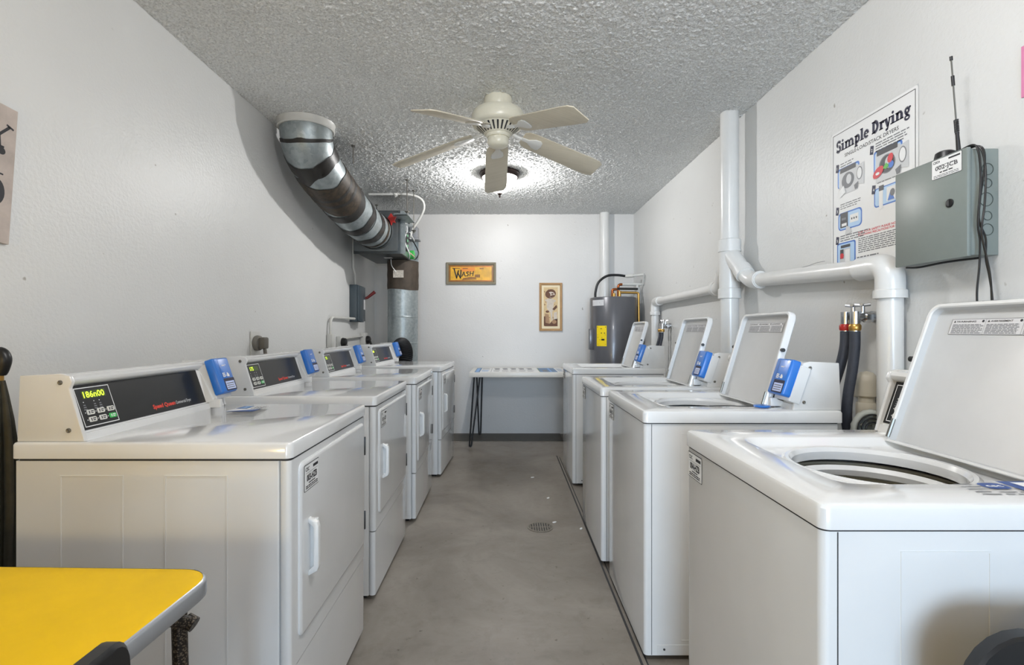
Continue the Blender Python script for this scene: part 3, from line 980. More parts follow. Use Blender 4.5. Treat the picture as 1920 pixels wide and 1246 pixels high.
# ------------------------------------------------------------------ blower box hung from the ceiling
bx0, bx1, by0, by1, bz0, bz1 = -1.39, -.985, 4.60, 5.42, 1.90, 2.275
unit = thing('blower_box', 'dark hanging metal blower box with exposed wiring between the two ducts', 'blower', (-1.19, 5.0, bz0))
m = MB(); m.box(bx0, bx1, by0 + .05, by1, bz0, bz1, .006)
m.box(bx0 - .012, bx1 + .012, by0 + .045, by0 + .06, bz0 - .012, bz1 + .012, .003)
m.box(bx0 - .004, bx1 + .004, by0 + .028, by0 + .036, bz0 - .004, bz1 + .004, .002)
kid(m, 'casing', UNITM, unit)
m = MB()
sq = rr_ray(-1.19, 2.0825, bx0 + .004, bx1 - .004, bz0 + .006, bz1 - .006, .01, 48)
ci = [(-1.19 + (DR + .006) * cos(2 * pi * (i + .5) / 48), 2.0825 + (DR + .006) * sin(2 * pi * (i + .5) / 48)) for i in range(48)]
m.loops([[(a, by0 + .045, b) for a, b in sq], [(a, by0, b) for a, b in sq], [(a, by0 - .002, b) for a, b in ci], [(a, by0 - .06, b) for a, b in ci]])
kid(m, 'front_flange', mat('dull_zinc', rgb(100, 105, 107), .4, .6, var=.2), unit)
m = MB(); m.box(-1.20, -1.12, 4.95, 5.02, bz0 - .001, bz0 + .002); kid(m, 'maker_plate', LABELG, unit, 0)
m = MB()
m.prism([(-1.06, 2.19), (-1.03, 2.235), (-1.005, 2.20), (-.985, 2.205), (-1.0, 2.17), (-.99, 2.15), (-1.015, 2.155), (-1.03, 2.13), (-1.04, 2.165)], by0 - .075, by0 - .045, 'y')
kid(m, 'red_tag', REDP, unit, 0)
# wiring compartment on the right side
X = bx1
m = MB(); m.box(X, X + .004, 4.72, 5.40, bz0 + .01, bz1 + .02); m.box(X, X + .05, 4.70, 4.712, bz0, bz1 + .02); m.box(X, X + .05, 5.40, 5.41, bz0, bz1)
kid(m, 'wiring_tray', GALV, unit, 0)
m = MB(); m.box(X + .004, X + .03, 4.86, 4.98, bz0 + .06, bz0 + .24, .003); kid(m, 'relay_board', BLACKP, unit)
PGRN = mat('pale_green_plastic', rgb(130, 190, 150), .5)
for k in range(3):
    m = MB(); m.box(X + .03, X + .036, 4.88, 4.92, bz0 + .09 + .05 * k, bz0 + .115 + .05 * k, .002)
    kid(m, 'green_terminal', PGRN, unit)
m = MB(); m.lathe([(0, 0), (.04, 0), (.045, .01), (.045, .05), (.03, .055), (0, .055)], 20, (X + .005, 5.12, bz0 + .05), (1, 0, 0)); kid(m, 'green_coil', mat('green_coil_wrap', rgb(70, 190, 90), .5), unit)
m = MB(); m.box(X + .01, X + .085, 5.13, 5.24, bz0 + .22, bz0 + .34, .004); m.box(X + .008, X + .10, 5.11, 5.26, bz0 + .205, bz0 + .222, .002); kid(m, 'transformer', mat('transformer_grey', rgb(140, 142, 146), .45, .3), unit)
wires = [(PRINTW, [(X + .01, 4.80, bz1 - .02), (X + .04, 4.84, bz1 - .12), (X + .02, 4.82, bz0 + .14), (X + .05, 4.90, bz0 + .03), (X + .01, 5.1, bz0 + .01)]),
         (PRINTW, [(X + .02, 5.20, bz0 + .22), (X + .06, 5.10, bz0 + .19), (X + .045, 4.95, bz0 + .245)]),
         (BLACKP, [(X + .02, 5.22, bz0 + .22), (X + .07, 5.30, bz0 + .10), (X + .04, 5.24, bz0 + .02), (X + .03, 5.10, bz0 + .05)]),
         (mat('pink_wire', rgb(206, 168, 150), .5), [(X + .012, 4.98, bz0 + .07), (X + .06, 5.04, bz0 + .03), (X + .05, 5.16, bz0 + .03), (X + .03, 5.28, bz0 + .09)]),
         (BLACKP, [(X + .01, 4.78, bz1 - .05), (X + .05, 4.86, bz1 + .0), (X + .03, 4.98, bz1 - .04)])]
for mm, pts in wires:
    m = MB(); m.tube(smooth_path(pts, 6), .006, 6); kid(m, 'wire', mm, unit)
for (rx, ry, zb) in ((-.872, 4.46, 2.20), (-.875, 4.80, 2.10), (-1.37, 4.75, 2.27), (-1.37, 5.35, 2.27)):
    m = MB(); m.tube([(rx, ry, CZ), (rx, ry, zb)], .0045, 8); m.cyl((rx, ry, CZ), (rx, ry, CZ - .01), .016, 12)
    m.cyl((rx, ry, zb + .028), (rx, ry, zb + .036), .022, 6); m.cyl((rx, ry, zb + .014), (rx, ry, zb + .026), .012, 6)
    kid(m, 'hanger_rod', STEEL, unit)
m = MB(); m.box(-.99, -.865, 4.452, 4.80, 2.205, 2.212); m.box(-.985, -.868, 4.45, 4.48, 2.205, 2.215); kid(m, 'hanger_bracket', GALV, unit, 0)
# white flexible conduit down from the ceiling
m = MB()
m.tube(smooth_path([(-1.33, 4.9, CZ - .012), (-1.15, 4.9, CZ - .012), (-.95, 4.90, CZ - .014), (-.83, 4.92, CZ - .05), (-.80, 4.95, CZ - .13), (-.86, 5.0, CZ - .24), (-.93, 5.03, CZ - .33), (-.955, 5.04, CZ - .42)], 8), .012, 10)
m.cyl((-1.08, 4.9, CZ), (-1.06, 4.9, CZ - .03), .02, 10)
tag(m.build('conduit', PVCD, None), 'white cable conduit running under the ceiling and curving down to the blower box', 'conduit')

# ------------------------------------------------------------------ vertical duct behind the dryers
vd = thing('vertical_duct', 'silver upright round duct standing in the back left corner below the blower box', 'duct', (-1.07, 5.25, 0))
VR = .155
m = MB(); m.lathe([(VR, 0), (VR, 1.66)], 44, (-1.07, 5.25, 0))
kid(m, 'duct_shell', GALV, vd)
m = MB()
for z in (1.045, 1.315): m.lathe([(VR + .0005, z), (VR + .003, z + .004), (VR + .003, z + .010), (VR + .0005, z + .014)], 44, (-1.07, 5.25, 0))
kid(m, 'seam_bead', GALV, vd)
m = MB()
L = []
for k, (z, r) in enumerate(((1.60, .003), (1.64, .007), (1.70, .004), (1.76, .007), (1.82, .004), (1.885, .006), (1.896, .006))):
    L.append([(-1.07 + (VR + r + .0015 * sin(5 * a)) * cos(a), 5.25 + (VR + r + .0015 * sin(5 * a)) * sin(a), z + (.008 * sin(2 * a + k) if 0 <= k < 6 else 0)) for a in [2 * pi * i / 44 for i in range(44)]])
m.loops(L); kid(m, 'taped_joint', DUCTM, vd)
m = MB(); m.box(-1.135, -1.03, 5.082, 5.090, 1.715, 1.79, .001); kid(m, 'paper_tag', mat('crumpled_tag', rgb(196, 190, 180), .7, var=.3, vscale=60), vd, 0)
m = MB(); m.tube(smooth_path([(-1.15, 5.06, 1.895), (-1.14, 5.05, 1.83), (-1.10, 5.07, 1.77)], 6), .004, 6); kid(m, 'tag_wire', PRINTW, vd)

# dryer exhaust elbow, dark flexible hose
m = MB()
ep = smooth_path([(-1.05, 5.02, 1.02), (-1.02, 4.97, 1.03), (-.99, 4.93, .98), (-.985, 4.90, .90), (-1.0, 4.88, .78), (-1.0, 4.86, .5)], 12)
m.tube(ep, [.075 + (.007 if i % 2 else -.004) for i in range(len(ep))], 24)
tag(m.build('exhaust_hose', RUBBER, None), 'black ribbed exhaust hose beside the upright duct behind the last dryer', 'hose')

# ------------------------------------------------------------------ electrical on the left wall
sw = thing('disconnect_switch', 'dark blue-grey switch box with red lever on the left wall', 'switch box', (LX, 4.977, 1.445))
m = MB(); m.box(LX + .001, LX + .072, 4.854, 5.10, 1.265, 1.625, .004); kid(m, 'enclosure', BOXD, sw)
m = MB(); m.box(LX + .072, LX + .088, 4.862, 5.092, 1.275, 1.615, .004); m.box(LX + .06, LX + .092, 4.93, 5.02, 1.265, 1.30, .003); kid(m, 'cover', BOXD, sw)
m = MB(); m.tube([(LX + .05, 5.105, 1.50), (LX + .10, 5.125, 1.515), (LX + .175, 5.13, 1.575)], [.012, .014, .018], 10); kid(m, 'lever', REDH, sw)
m = MB(); m.box(LX + .03, LX + .07, 5.10, 5.118, 1.44, 1.53, .003); kid(m, 'lever_mount', BLACKP, sw)
m = MB(); m.box(LX + .0885, LX + .0895, 5.03, 5.085, 1.39, 1.49); kid(m, 'warning_label', LABELG, sw, 0)
m = MB()
m.tube([(LX + .028, 4.95, 1.626), (LX + .028, 4.95, 1.73), (LX + .014, 4.93, 1.79), (LX + .014, 4.93, 2.08), (LX + .014, 4.93, CZ)], .011, 10)
tag(m.build('conduit', PVCD, None), 'thin white conduit rising from the switch box up the left wall', 'conduit')
lc = thing('conduit', 'white bent conduit running down the left wall from the switch box bottom', 'conduit', (LX, 4.25, 1.04))
m = MB(); m.tube(bend_path([(LX + .05, 4.853, 1.295), (LX + .028, 4.70, 1.295), (LX + .028, 4.25, 1.295), (LX + .028, 4.25, 1.14)], .12, 10), .012, 12); kid(m, 'pipe', PVCD, lc)
m = MB(); m.box(LX + .003, LX + .055, 4.225, 4.277, 1.04, 1.15, .005); kid(m, 'pull_box', PVCD, lc)
jb = thing('junction_box', 'white surface junction box with short conduit below the switch box', 'junction box', (LX, 5.25, 1.1))
m = MB(); m.box(LX + .001, LX + .055, 5.20, 5.30, 1.02, 1.16, .006); kid(m, 'box', PVCD, jb)
m = MB(); m.tube([(LX + .025, 5.20, 1.125), (LX + .025, 4.56, 1.105)], .011, 10); kid(m, 'pipe', PVCD, jb)
m = MB(); m.box(LX + .001, LX + .045, 4.47, 4.56, 1.03, 1.13, .005); kid(m, 'outlet_box', PVCD, jb)
for y, z in ((4.50, 1.075), (5.26, 1.085)):
    m = MB(); xx = LX + (.045 if y < 5 else .055)
    m.lathe([(0, 0), (.040, 0), (.042, .012), (.036, .034), (.02, .042), (0, .044)], 20, (xx, y, z), (1, 0, 0))
    m.tube(smooth_path([(xx + .03, y, z - .01), (xx + .05, y - .01, z - .05), (xx + .03, y - .005, z - .14)], 5), .011, 8)
    kid(m, 'plug', BLACKP, jb)
ol = thing('wall_outlet', 'outlet with big grey dryer plug on the left wall above the second dryer', 'outlet', (LX, 3.02, 1.10))
m = MB(); m.box(LX + .0005, LX + .008, 2.965, 3.075, 1.035, 1.175, .003); kid(m, 'cover_plate', PVCD, ol)
m = MB(); m.lathe([(0, 0), (.044, 0), (.047, .01), (.044, .026), (.03, .03), (0, .03)], 24, (LX + .008, 3.02, 1.105), (1, 0, 0)); kid(m, 'receptacle', mat('grey_plug_body', rgb(120, 118, 112), .45), ol)
m = MB(); m.box(LX + .036, LX + .075, 2.99, 3.05, 1.07, 1.14, .01); m.tube(smooth_path([(LX + .06, 3.02, 1.08), (LX + .07, 3.01, 1.03), (LX + .06, 3.0, .94)], 6), .011, 8); kid(m, 'plug', mat('brown_grey_plug', rgb(96, 92, 84), .5), ol)

# ------------------------------------------------------------------ white drain piping on the right wall
px_, py_ = 1.377, 3.10
pv = thing('drain_pipe', 'thick white vertical pipe with side branches along the right wall', 'pipe', (px_, py_, 0))
m = MB(); m.tube([(px_, py_, CZ), (px_, py_, 1.66)], .0535, 32); m.tube([(px_, py_, 1.42), (px_, py_, 0)], .0535, 32)
kid(m, 'main_stack', PVC, pv)
m = MB()
m.lathe([(.0535, 0), (.066, .003), (.066, .075), (.0555, .080)], 32, (px_, py_, 1.66))
m.tube([(px_, py_, 1.67), (px_, py_, 1.40)], .060, 32)
m.lathe([(.0535, 0), (.066, .003), (.066, .06), (.060, .065)], 32, (px_, py_, 1.375))
for s in (-1, 1):
    m.tube([(px_, py_, 1.66), (px_ + .012, py_ + s * .075, 1.585), (px_ + .02, py_ + s * .13, 1.53)], [.052, .049, .047], 24)
    m.tube([(px_ + .02, py_ + s * .115, 1.545), (px_ + .024, py_ + s * .155, 1.505)], .053, 24)
kid(m, 'wye_fitting', PVC, pv)
for s, yend, zend, name in ((-1, 1.855, 1.421, 'near'), (1, 4.776, 1.452, 'far')):
    y0 = py_ + s * .15
    m = MB()
    m.tube(bend_path([(px_ + .022, y0, 1.51), (px_ + .034, y0 + s * .065, 1.462), (px_ + .036, y0 + s * .16, 1.462)], .05, 6), .043, 24)
    m.tube([(px_ + .035, y0 + s * .11, 1.462), (px_ + .036, y0 + s * .155, 1.462)], .049, 24)
    # far elbow
    r = .041 if s < 0 else .035
    kid(m, 'elbow', PVC, pv)
    m = MB()
    m.tube(bend_path([(1.415, yend - s * .15, zend + .001), (1.415, yend, zend), (1.415, yend, zend - .12)], .085, 10), r + .006, 24)
    m.lathe([(r + .006, 0), (r + .012, .002), (r + .012, .030), (r + .006, .034)], 24, (1.415, yend, zend - .125))
    kid(m, 'elbow', PVC, pv)
    m = MB(); m.tube([(1.415, y0 + s * .14, 1.462), (1.415, yend - s * .10, zend)], r - .003, 24)
    m.tube([(1.415, yend, zend - .09), (1.415, yend, 0)], r, 24)
    kid(m, 'branch_pipe', PVC, pv)
m = MB(); m.tube([(1.124, 5.715, CZ), (1.124, 5.715, 0)], .052, 28)
tag(m.build('vent_pipe', PVC, None), 'white vertical pipe on the back wall rising behind the grey water heater', 'pipe')

# ------------------------------------------------------------------ washer taps
def taps(label, loc, sc=1.0, hoses=(), red=True):
    t = thing('water_taps', label, 'tap', loc)
    x, y, z = loc
    for i, dy in enumerate((.0, -.055)):
        m = MB()
        m.tube([(RX, y + dy, z), (x - .01, y + dy, z)], .014, 12)
        m.lathe([(.0, 0), (.022, 0), (.022, .012), (0, .012)], 16, (RX - .012, y + dy, z), (1, 0, 0))
        m.cyl((x + .035, y + dy, z - .004), (x + .06, y + dy, z - .004), .021, 6)
        m.cyl((x, y + dy, z + .018), (x, y + dy, z - .03), .017, 14)
        m.cyl((x + .03, y + dy, z), (x + .03, y + dy, z + .04), .008, 10)
        kid(m, 'valve_body', CHROME, t)
        m = MB()
        for k in range(4):
            a = pi / 4 + k * pi / 2
            m.tube([(x + .03, y + dy, z + .042), (x + .03 + .026 * cos(a), y + dy + .026 * sin(a), z + .045)], .006, 8)
        kid(m, 'tap_handle', CHROME, t)
        m = MB(); m.lathe([(.0, 0), (.019, 0), (.0215, .006), (.0215, .020), (.017, .026), (0, .026)], 16, (x, y + dy, z - .056))
        kid(m, 'hose_nut', REDP if (i == 0 and red) else BRASS, t)
    return t
taps('chrome twin taps with red hose nut on the right wall by the near white pipe', (1.355, 2.01, 1.235))
taps('small chrome twin taps on the right wall behind the farthest washer', (1.39, 4.53, 1.225), red=False)
def hose(name, label, pts, r=.0185, ferr=True, m_=HOSE):
    t = thing(name, label, 'hose', pts[0])
    m = MB(); m.tube(smooth_path(pts, 10), r, 16); kid(m, 'tube', m_, t)
    if ferr:
        m = MB(); p = Vector(pts[0]); m.cyl(p + Vector((0, 0, .006)), p - Vector((0, 0, .035)), r * .95, 16); kid(m, 'ferrule', CHROME, t)
    return t
hose('supply_hose', 'dark grey water hose below the red nut, passing behind the second washer', [(1.355, 2.01, 1.176), (1.353, 2.01, 1.12), (1.340, 2.013, 1.05), (1.316, 2.02, .96), (1.288, 2.026, .86), (1.27, 2.03, .74), (1.26, 2.03, .3), (1.26, 2.03, .02)])
hose('supply_hose', 'dark grey water hose left of the beige drain cap, hanging down from brass nut', [(1.355, 1.955, 1.176), (1.354, 1.955, 1.11), (1.342, 1.953, 1.02), (1.325, 1.95, .93), (1.318, 1.948, .84), (1.325, 1.946, .72), (1.33, 1.945, .3), (1.33, 1.945, .02)])
hose('supply_hose', 'left one of two thin dark hoses under the far twin taps', [(1.39, 4.53, 1.166), (1.385, 4.53, 1.12), (1.365, 4.53, 1.05), (1.35, 4.53, .95), (1.35, 4.53, .3), (1.35, 4.53, .02)], .012)
hose('supply_hose', 'right one of two thin dark hoses under the far twin taps', [(1.39, 4.475, 1.166), (1.388, 4.475, 1.12), (1.375, 4.475, 1.05), (1.365, 4.475, .95), (1.365, 4.475, .3), (1.365, 4.475, .02)], .012)

# beige capped drain fitting and coiled hose on the wall
bf = thing('drain_fitting', 'beige domed plastic drain cap on the right wall under the near taps', 'drain fitting', (1.43, 2.04, .84))
m = MB(); m.box(1.435, RX, 2.03, 2.13, .905, .995, .008); kid(m, 'back_plate', BEIGE, bf)
m = MB(); m.lathe([(.036, .0), (.037, .05), (.034, .078), (.022, .092), (0, .098)], 32, (1.425, 1.99, .922)); m.lathe([(.036, 0), (0, 0)], 32, (1.425, 1.99, .922)); kid(m, 'dome', BEIGE, bf)
m = MB(); m.lathe([(0, 0), (.028, 0), (.028, .03), (0, .03)], 32, (1.425, 1.99, .894)); kid(m, 'neck', BEIGE, bf)
m = MB(); m.lathe([(0, 0), (.035, 0), (.037, .01), (.037, .05), (.034, .056), (0, .056)], 32, (1.425, 1.99, .840)); kid(m, 'lower_cup', BEIGE, bf)
m = MB(); m.tube([(1.425, 1.99, .84), (1.425, 1.99, .0)], .02, 16); kid(m, 'stem_pipe', BEIGE, bf)
co = thing('coiled_hose', 'pale corrugated hose end rolled up below the beige drain cap', 'hose', (1.38, 1.90, .80))
m = MB()
sp = []
for i in range(0, 150):
    a = i * .17; r = .064 - .0013 * i * .26
    sp.append((1.365 + r * cos(a), 1.885 + .0004 * i, .812 + r * sin(a)))
m.tube(sp, [.011 + (.0016 if i % 2 else -.001) for i in range(len(sp))], 10)
kid(m, 'coil', mat('pale_grey_hose', rgb(178, 180, 172), .5), co)
m = MB()
for k, r in enumerate((.054, .040, .026)):
    m = MB(); m.tube([(1.365 + r * cos(2 * pi * i / 40), 1.874, .812 + r * sin(2 * pi * i / 40)) for i in range(40)], .0032, 8, closed=True)
    kid(m, 'dark_rib', BLACKP, co)
m = MB(); m.tube([(1.365, 1.893, .748), (1.38, 1.91, .6), (1.385, 1.93, .0)], .012, 10); kid(m, 'tail', mat('pale_grey_hose_tail', rgb(178, 180, 172), .5), co)

# ------------------------------------------------------------------ water heater
hx, hy, hr, hz = 1.151, 5.40, .247, 1.532
wh = thing('water_heater', 'tall dark grey water heater in the back right corner', 'water heater', (hx, hy, 0))
m = MB(); m.lathe([(0, .02), (hr - .006, .02), (hr, .03), (hr, hz - .012), (hr - .004, hz - .004), (hr - .014, hz), (hr - .02, hz - .006), (0, hz - .004)], 64, (hx, hy, 0)); kid(m, 'tank', HEATER, wh)
def on_tank(a0, a1, z0, z1, off, mm, name, extra=None):
    b = MB(); K = 8
    lo = [(hx + (hr + off) * cos(a0 + (a1 - a0) * i / K), hy + (hr + off) * sin(a0 + (a1 - a0) * i / K), z0) for i in range(K + 1)]
    hi = [(x, y, z1) for x, y, z in lo]
    b.add(lo + hi, [(i, i + 1, K + 2 + i, K + 1 + i) for i in range(K)])
    if extra:
        b.cur = 1
        for (u0, u1, v0, v1) in extra:
            A0 = a0 + (a1 - a0) * u0; A1 = a0 + (a1 - a0) * u1
            pts = [(hx + (hr + off + .0008) * cos(A), hy + (hr + off + .0008) * sin(A), z0 + (z1 - z0) * v) for A, v in ((A0, v0), (A1, v0), (A1, v1), (A0, v1))]
            b.add(pts, [(0, 1, 2, 3)])
    b.keep = True
    return kid(b, name, mm, wh, 0)
on_tank(radians(216), radians(243), 1.02, 1.232, .001, [YELLOWP, PRINTK], 'energy_label', [(.08, .92, .90, .96), (.4, .55, .84, .87), (.45, .85, .62, .66), (.08, .9, .54, .56), (.5, .8, .28, .36), (.1, .6, .42, .44), (.1, .9, .08, .10), (.3, .42, .30, .32)])
on_tank(radians(200), radians(236), 1.44, 1.50, .0015, [LABELG, PRINTG], 'data_label', [(.05, .9, .7, .8), (.05, .7, .45, .55), (.05, .8, .2, .3)])
b = MB(); b.box(hx - hr - .022, hx - hr + .03, hy - .10, hy - .02, .98, 1.20, .006); kid(b, 'access_panel', HEATER, wh)
m = MB(); m.tube(smooth_path([(.965, 5.42, hz - .01), (.968, 5.42, 1.60), (1.0, 5.42, 1.70), (1.09, 5.42, 1.768), (1.20, 5.42, 1.778), (1.30, 5.42, 1.765)], 10), .013, 12)
kid(m, 'flexible_connector', BLACKP, wh)
m = MB(); m.tube([(1.29, 5.42, 1.766), (1.45, 5.28, 1.766)], .014, 10); m.tube([(1.45, 5.28, 1.766), (1.452, 5.34, 1.67)], .010, 8); m.cyl((1.30, 5.415, 1.766), (1.36, 5.36, 1.766), .019, 10)
m.tube([(1.24, 5.36, 1.672), (1.45, 5.36, 1.672)], .015, 10); m.tube([(1.40, 5.36, 1.672), (1.40, 5.36, 1.58)], .014, 10); m.tube([(1.432, 5.42, 1.65), (1.432, 5.42, .3)], .016, 12)
kid(m, 'white_supply_line', PVCD, wh)
m = MB()
for dx in (0, .062):
    m.tube(bend_path([(1.135 + dx, 5.36, hz - .01), (1.135 + dx, 5.36, 1.62 + dx * .8), (1.18 + dx * 1.4, 5.36, 1.62 + dx * .85)], .03, 8), .014, 12)
kid(m, 'copper_elbow', COPPER, wh)
m = MB(); m.tube([(1.185, 5.34, 1.625), (1.40, 5.34, 1.622)], .012, 10); kid(m, 'insulated_line', BLACKP, wh)
m = MB(); m.tube(bend_path([(1.20, 5.33, 1.585), (1.405, 5.33, 1.58), (1.41, 5.33, 1.2)], .02, 6), .013, 10); m.cyl((1.145, 5.33, hz - .005), (1.145, 5.33, 1.575), .018, 10); m.cyl((1.205, 5.33, hz - .005), (1.205, 5.33, 1.60), .017, 10); kid(m, 'brass_line', BRASS, wh)

# ------------------------------------------------------------------ pictures on the back wall
fw = thing('framed_sign', 'amber framed sign reading WASH on the back wall', 'sign', (-.363, BY, 1.80))
def frame3(cx, cz, w, h, fwid, dep, m_, root, name='frame'):
    b = MB()
    def L(ins, d): return [(x, BY - d, z) for x, z in ((cx - w / 2 + ins, cz - h / 2 + ins), (cx + w / 2 - ins, cz - h / 2 + ins), (cx + w / 2 - ins, cz + h / 2 - ins), (cx - w / 2 + ins, cz + h / 2 - ins))]
    b.loops([L(0, .0005), L(0, dep), L(.004, dep + .003), L(fwid * .7, dep + .001), L(fwid, dep - .006), L(fwid, dep - .012)])
    return kid(b, name, m_, root, 20)
frame3(-.395, 1.835, .57, .25, .030, .024, FRAMEG, fw)
STROKES = {}
def glyph(S, pts, w, mi, lay):
    S.line(pts, w, mi, lay)
    for p in pts: S.ell(p[0], p[1], w / 2, w / 2, mi, lay, 10)
m = MB(); S = Sheet(m, (-.395 - .257, BY - .013, 1.835 - .097), (1, 0, 0), (0, 0, 1))
S.rect(0, .514, 0, .194, 1, 0)
S.rect(.022, .492, .020, .172, 0, 1)
S.rect(.14, .30, .118, .165, 4, 2); S.rect(.04, .13, .15, .16, 1, 2); S.rect(.16, .22, .148, .158, 1, 3)
S.poly([(.15, .02), (.32, .03), (.31, .052), (.26, .060), (.17, .045)], 1, 2)
S.rect(.30, .36, .05, .085, 1, 2); S.rect(.355, .40, .145, .16, 1, 2)
K = 2; LY = 3
for a, b in (((.062, .150), (.092, .045)), ((.092, .045), (.112, .128)), ((.105, .105), (.135, .045)), ((.135, .045), (.142, .128))): glyph(S, [a, b], .014, K, LY)
S.poly([(.045, .160), (.075, .150), (.070, .140)], K, LY); S.poly([(.128, .138), (.150, .135), (.142, .122)], K, LY)
glyph(S, [(.150, .062), (.175, .112), (.190, .065)], .010, K, LY); glyph(S, [(.158, .080), (.186, .082)], .006, K, LY)
glyph(S, [(.232, .112), (.212, .115), (.205, .102), (.225, .088), (.222, .070), (.198, .068)], .010, K, LY)
glyph(S, [(.250, .118), (.243, .070)], .010, K, LY); glyph(S, [(.285, .122), (.276, .072)], .010, K, LY); glyph(S, [(.246, .094), (.280, .098)], .007, K, LY)
S.poly([(.02, .172), (.492, .172), (.48, .178), (.03, .178)], 3, 2); S.poly([(.02, .014), (.14, .012), (.20, .018), (.49, .012), (.49, .018), (.02, .018)], 3, 2)
kid(m, 'artwork', [GOLD, GOLDD, mat('dark_lettering', rgb(44, 36, 20), .5), COPPER, mat('orange_glow_print', rgb(232, 140, 30), .4)], fw, 0)
fp = thing('framed_picture', 'narrow upright sepia picture in an oak frame on the back wall', 'picture', (.515, BY, 1.43))
pcx, pcz, pw, ph = .517, 1.452, .262, .55
frame3(pcx, pcz, pw, ph, .026, .020, FRAMEW, fp)
m = MB(); S = Sheet(m, (pcx - pw / 2, BY - .010, pcz - ph / 2), (1, 0, 0), (0, 0, 1))
S.rect(.02, pw - .02, .02, ph - .02, 0, 0); S.rect(.050, .212, .052, .50, 3, 1)
S.ell(.128, .425, .062, .052, 1, 2, 20, .3); S.ell(.135, .415, .042, .034, 4, 3); S.ell(.105, .41, .022, .03, 1, 4); S.ell(.150, .398, .030, .012, 1, 4, 16, .3)
S.ell(.150, .425, .014, .008, 1, 4)
S.poly([(.060, .355), (.110, .372), (.150, .368), (.195, .345), (.165, .325), (.160, .24), (.145, .21), (.115, .22), (.085, .26), (.085, .335)], 4, 3)
S.poly([(.15, .25), (.195, .30), (.205, .27), (.17, .235)], 1, 4); S.ell(.093, .222, .020, .014, 1, 4)
S.poly([(.125, .22), (.148, .21), (.150, .12), (.138, .12)], 4, 4); S.poly([(.065, .20), (.105, .19), (.12, .09), (.07, .09)], 2, 3)
S.poly([(.052, .165), (.068, .17), (.072, .06), (.052, .06)], 1, 4); S.poly([(.165, .21), (.20, .22), (.205, .13), (.165, .12)], 4, 3)
S.poly([(.062, .095), (.12, .085), (.16, .13), (.208, .14), (.208, .055), (.062, .055)], 1, 3); S.ell(.17, .105, .025, .022, 2, 4)
for i in range(14): S.ell(.06 + .145 * rnd.random(), .07 + .42 * rnd.random(), .004 + .008 * rnd.random(), .004 + .006 * rnd.random(), 2, 2, 8)
kid(m, 'artwork', [PAPER, SEPIA1, SEPIA2, mat('sepia_ground', rgb(222, 196, 150), .7, var=.12, vscale=30), SEPIA3], fp, 0)

# ------------------------------------------------------------------ long table along the back wall
tb = thing('side_table', 'white laminate table on black hairpin legs along the back wall', 'table', (.18, 5.40, 0))
tx0, tx1, ty0, ty1, tz = -.365, .80, 5.04, BY - .015, .762
m = MB(); m.box(tx0, tx1, ty0, ty1, tz - .048, tz, .003); kid(m, 'tabletop', TOPW, tb)
for (fx, fy, xa, xb, dy) in ((-.357, 5.105, -.318, -.262, .05), (-.292, 5.70, -.328, -.262, -.05), (.79, 5.105, .75, .70, .05), (.74, 5.70, .77, .71, -.05)):
    m = MB()
    zt = tz - .049; sg = 1 if xb > xa else -1
    p = [(xa, fy, zt), (fx - .009 * sg, fy, .022), (fx, fy, .009), (fx + .010 * sg, fy + .002, .022), (xb, fy + dy * .8, zt)]
    m.tube([p[0], p[1], (Vector(p[1]) + Vector(p[2])) / 2 + Vector((0, 0, -.004)), p[2], (Vector(p[3]) + Vector(p[2])) / 2 + Vector((0, 0, -.004)), p[3], p[4]], .0085, 10)
    m.box(min(p[0][0], p[4][0]) - .02, max(p[0][0], p[4][0]) + .02, fy - .03, fy + .05, zt - .003, zt)
    kid(m, 'leg', BLACKP, tb)
ps = MB(); S = Sheet(ps, (tx0 + .05, ty0 + .02, tz + .0006), (1, 0, 0), (0, 1, 0))
SW, SH = .93, .60
S.rect(0, SW, 0, SH, 0, 0); S.rect(.0, .055, .01, SH - .01, 1, 1); S.rect(.008, .04, .05, SH - .08, 2, 2)
S.rect(.165, .168, .02, SH - .02, 3, 1); S.rect(.66, .845, .03, SH - .03, 1, 1); S.rect(.77, .79, .05, SH - .06, 2, 2); S.rect(.70, .75, .08, .30, 4, 2)
S.rect(.66, .668, .03, SH - .03, 5, 2)
for k in range(5):
    u = .20 + k * .088
    S.rect(u, u + .05, .36, .46, 4, 1); S.scribble(u - .01, u + .06, .48, .55, 2, 3, 1); S.rect(u + .01, u + .03, .38, .42, 3, 2)
    S.scribble(u - .01, u + .065, .10, .30, 5, 4, 1, .3)
S.scribble(.065, .155, .10, .32, 4, 2, 1, .5); S.scribble(.065, .155, .40, .54, 3, 3, 1, .4)
S.scribble(.86, .92, .10, .5, 8, 1, 1, .4)
tag(ps.build('instruction_poster', [PRINTW, mat('denim_blue_print', rgb(86, 124, 166), .45), BLUEL, PRINTN, PRINTG, mat('green_print', rgb(126, 150, 90), .5)], None, smooth=0), 'white and blue printed poster lying on the white side table', 'poster')
# ------------------------------------------------------------------ poster on the right wall
PX = RX - .001
po = MB(); S = Sheet(po, (PX, 2.266, 1.44), (0, -1, 0), (0, 0, 1))
PW, PH = .467, .612
WHT, BLK, NAV, BLU, LBL, GRY, LGR, RED, GRN, DRK = range(10)
S.rect(-.006, PW + .006, -.006, PH + .006, LGR, 0)
S.rrect(-.005, PW + .005, -.005, PH + .005, .012, WHT, 1)
for a, b, c, d in ((.006, PW - .006, PH - .0085, PH - .006), (.006, PW - .006, .006, .0085), (.006, .0085, .006, PH - .006), (PW - .0085, PW - .006, .006, PH - .006)): S.rect(a, b, c, d, BLK, 2)
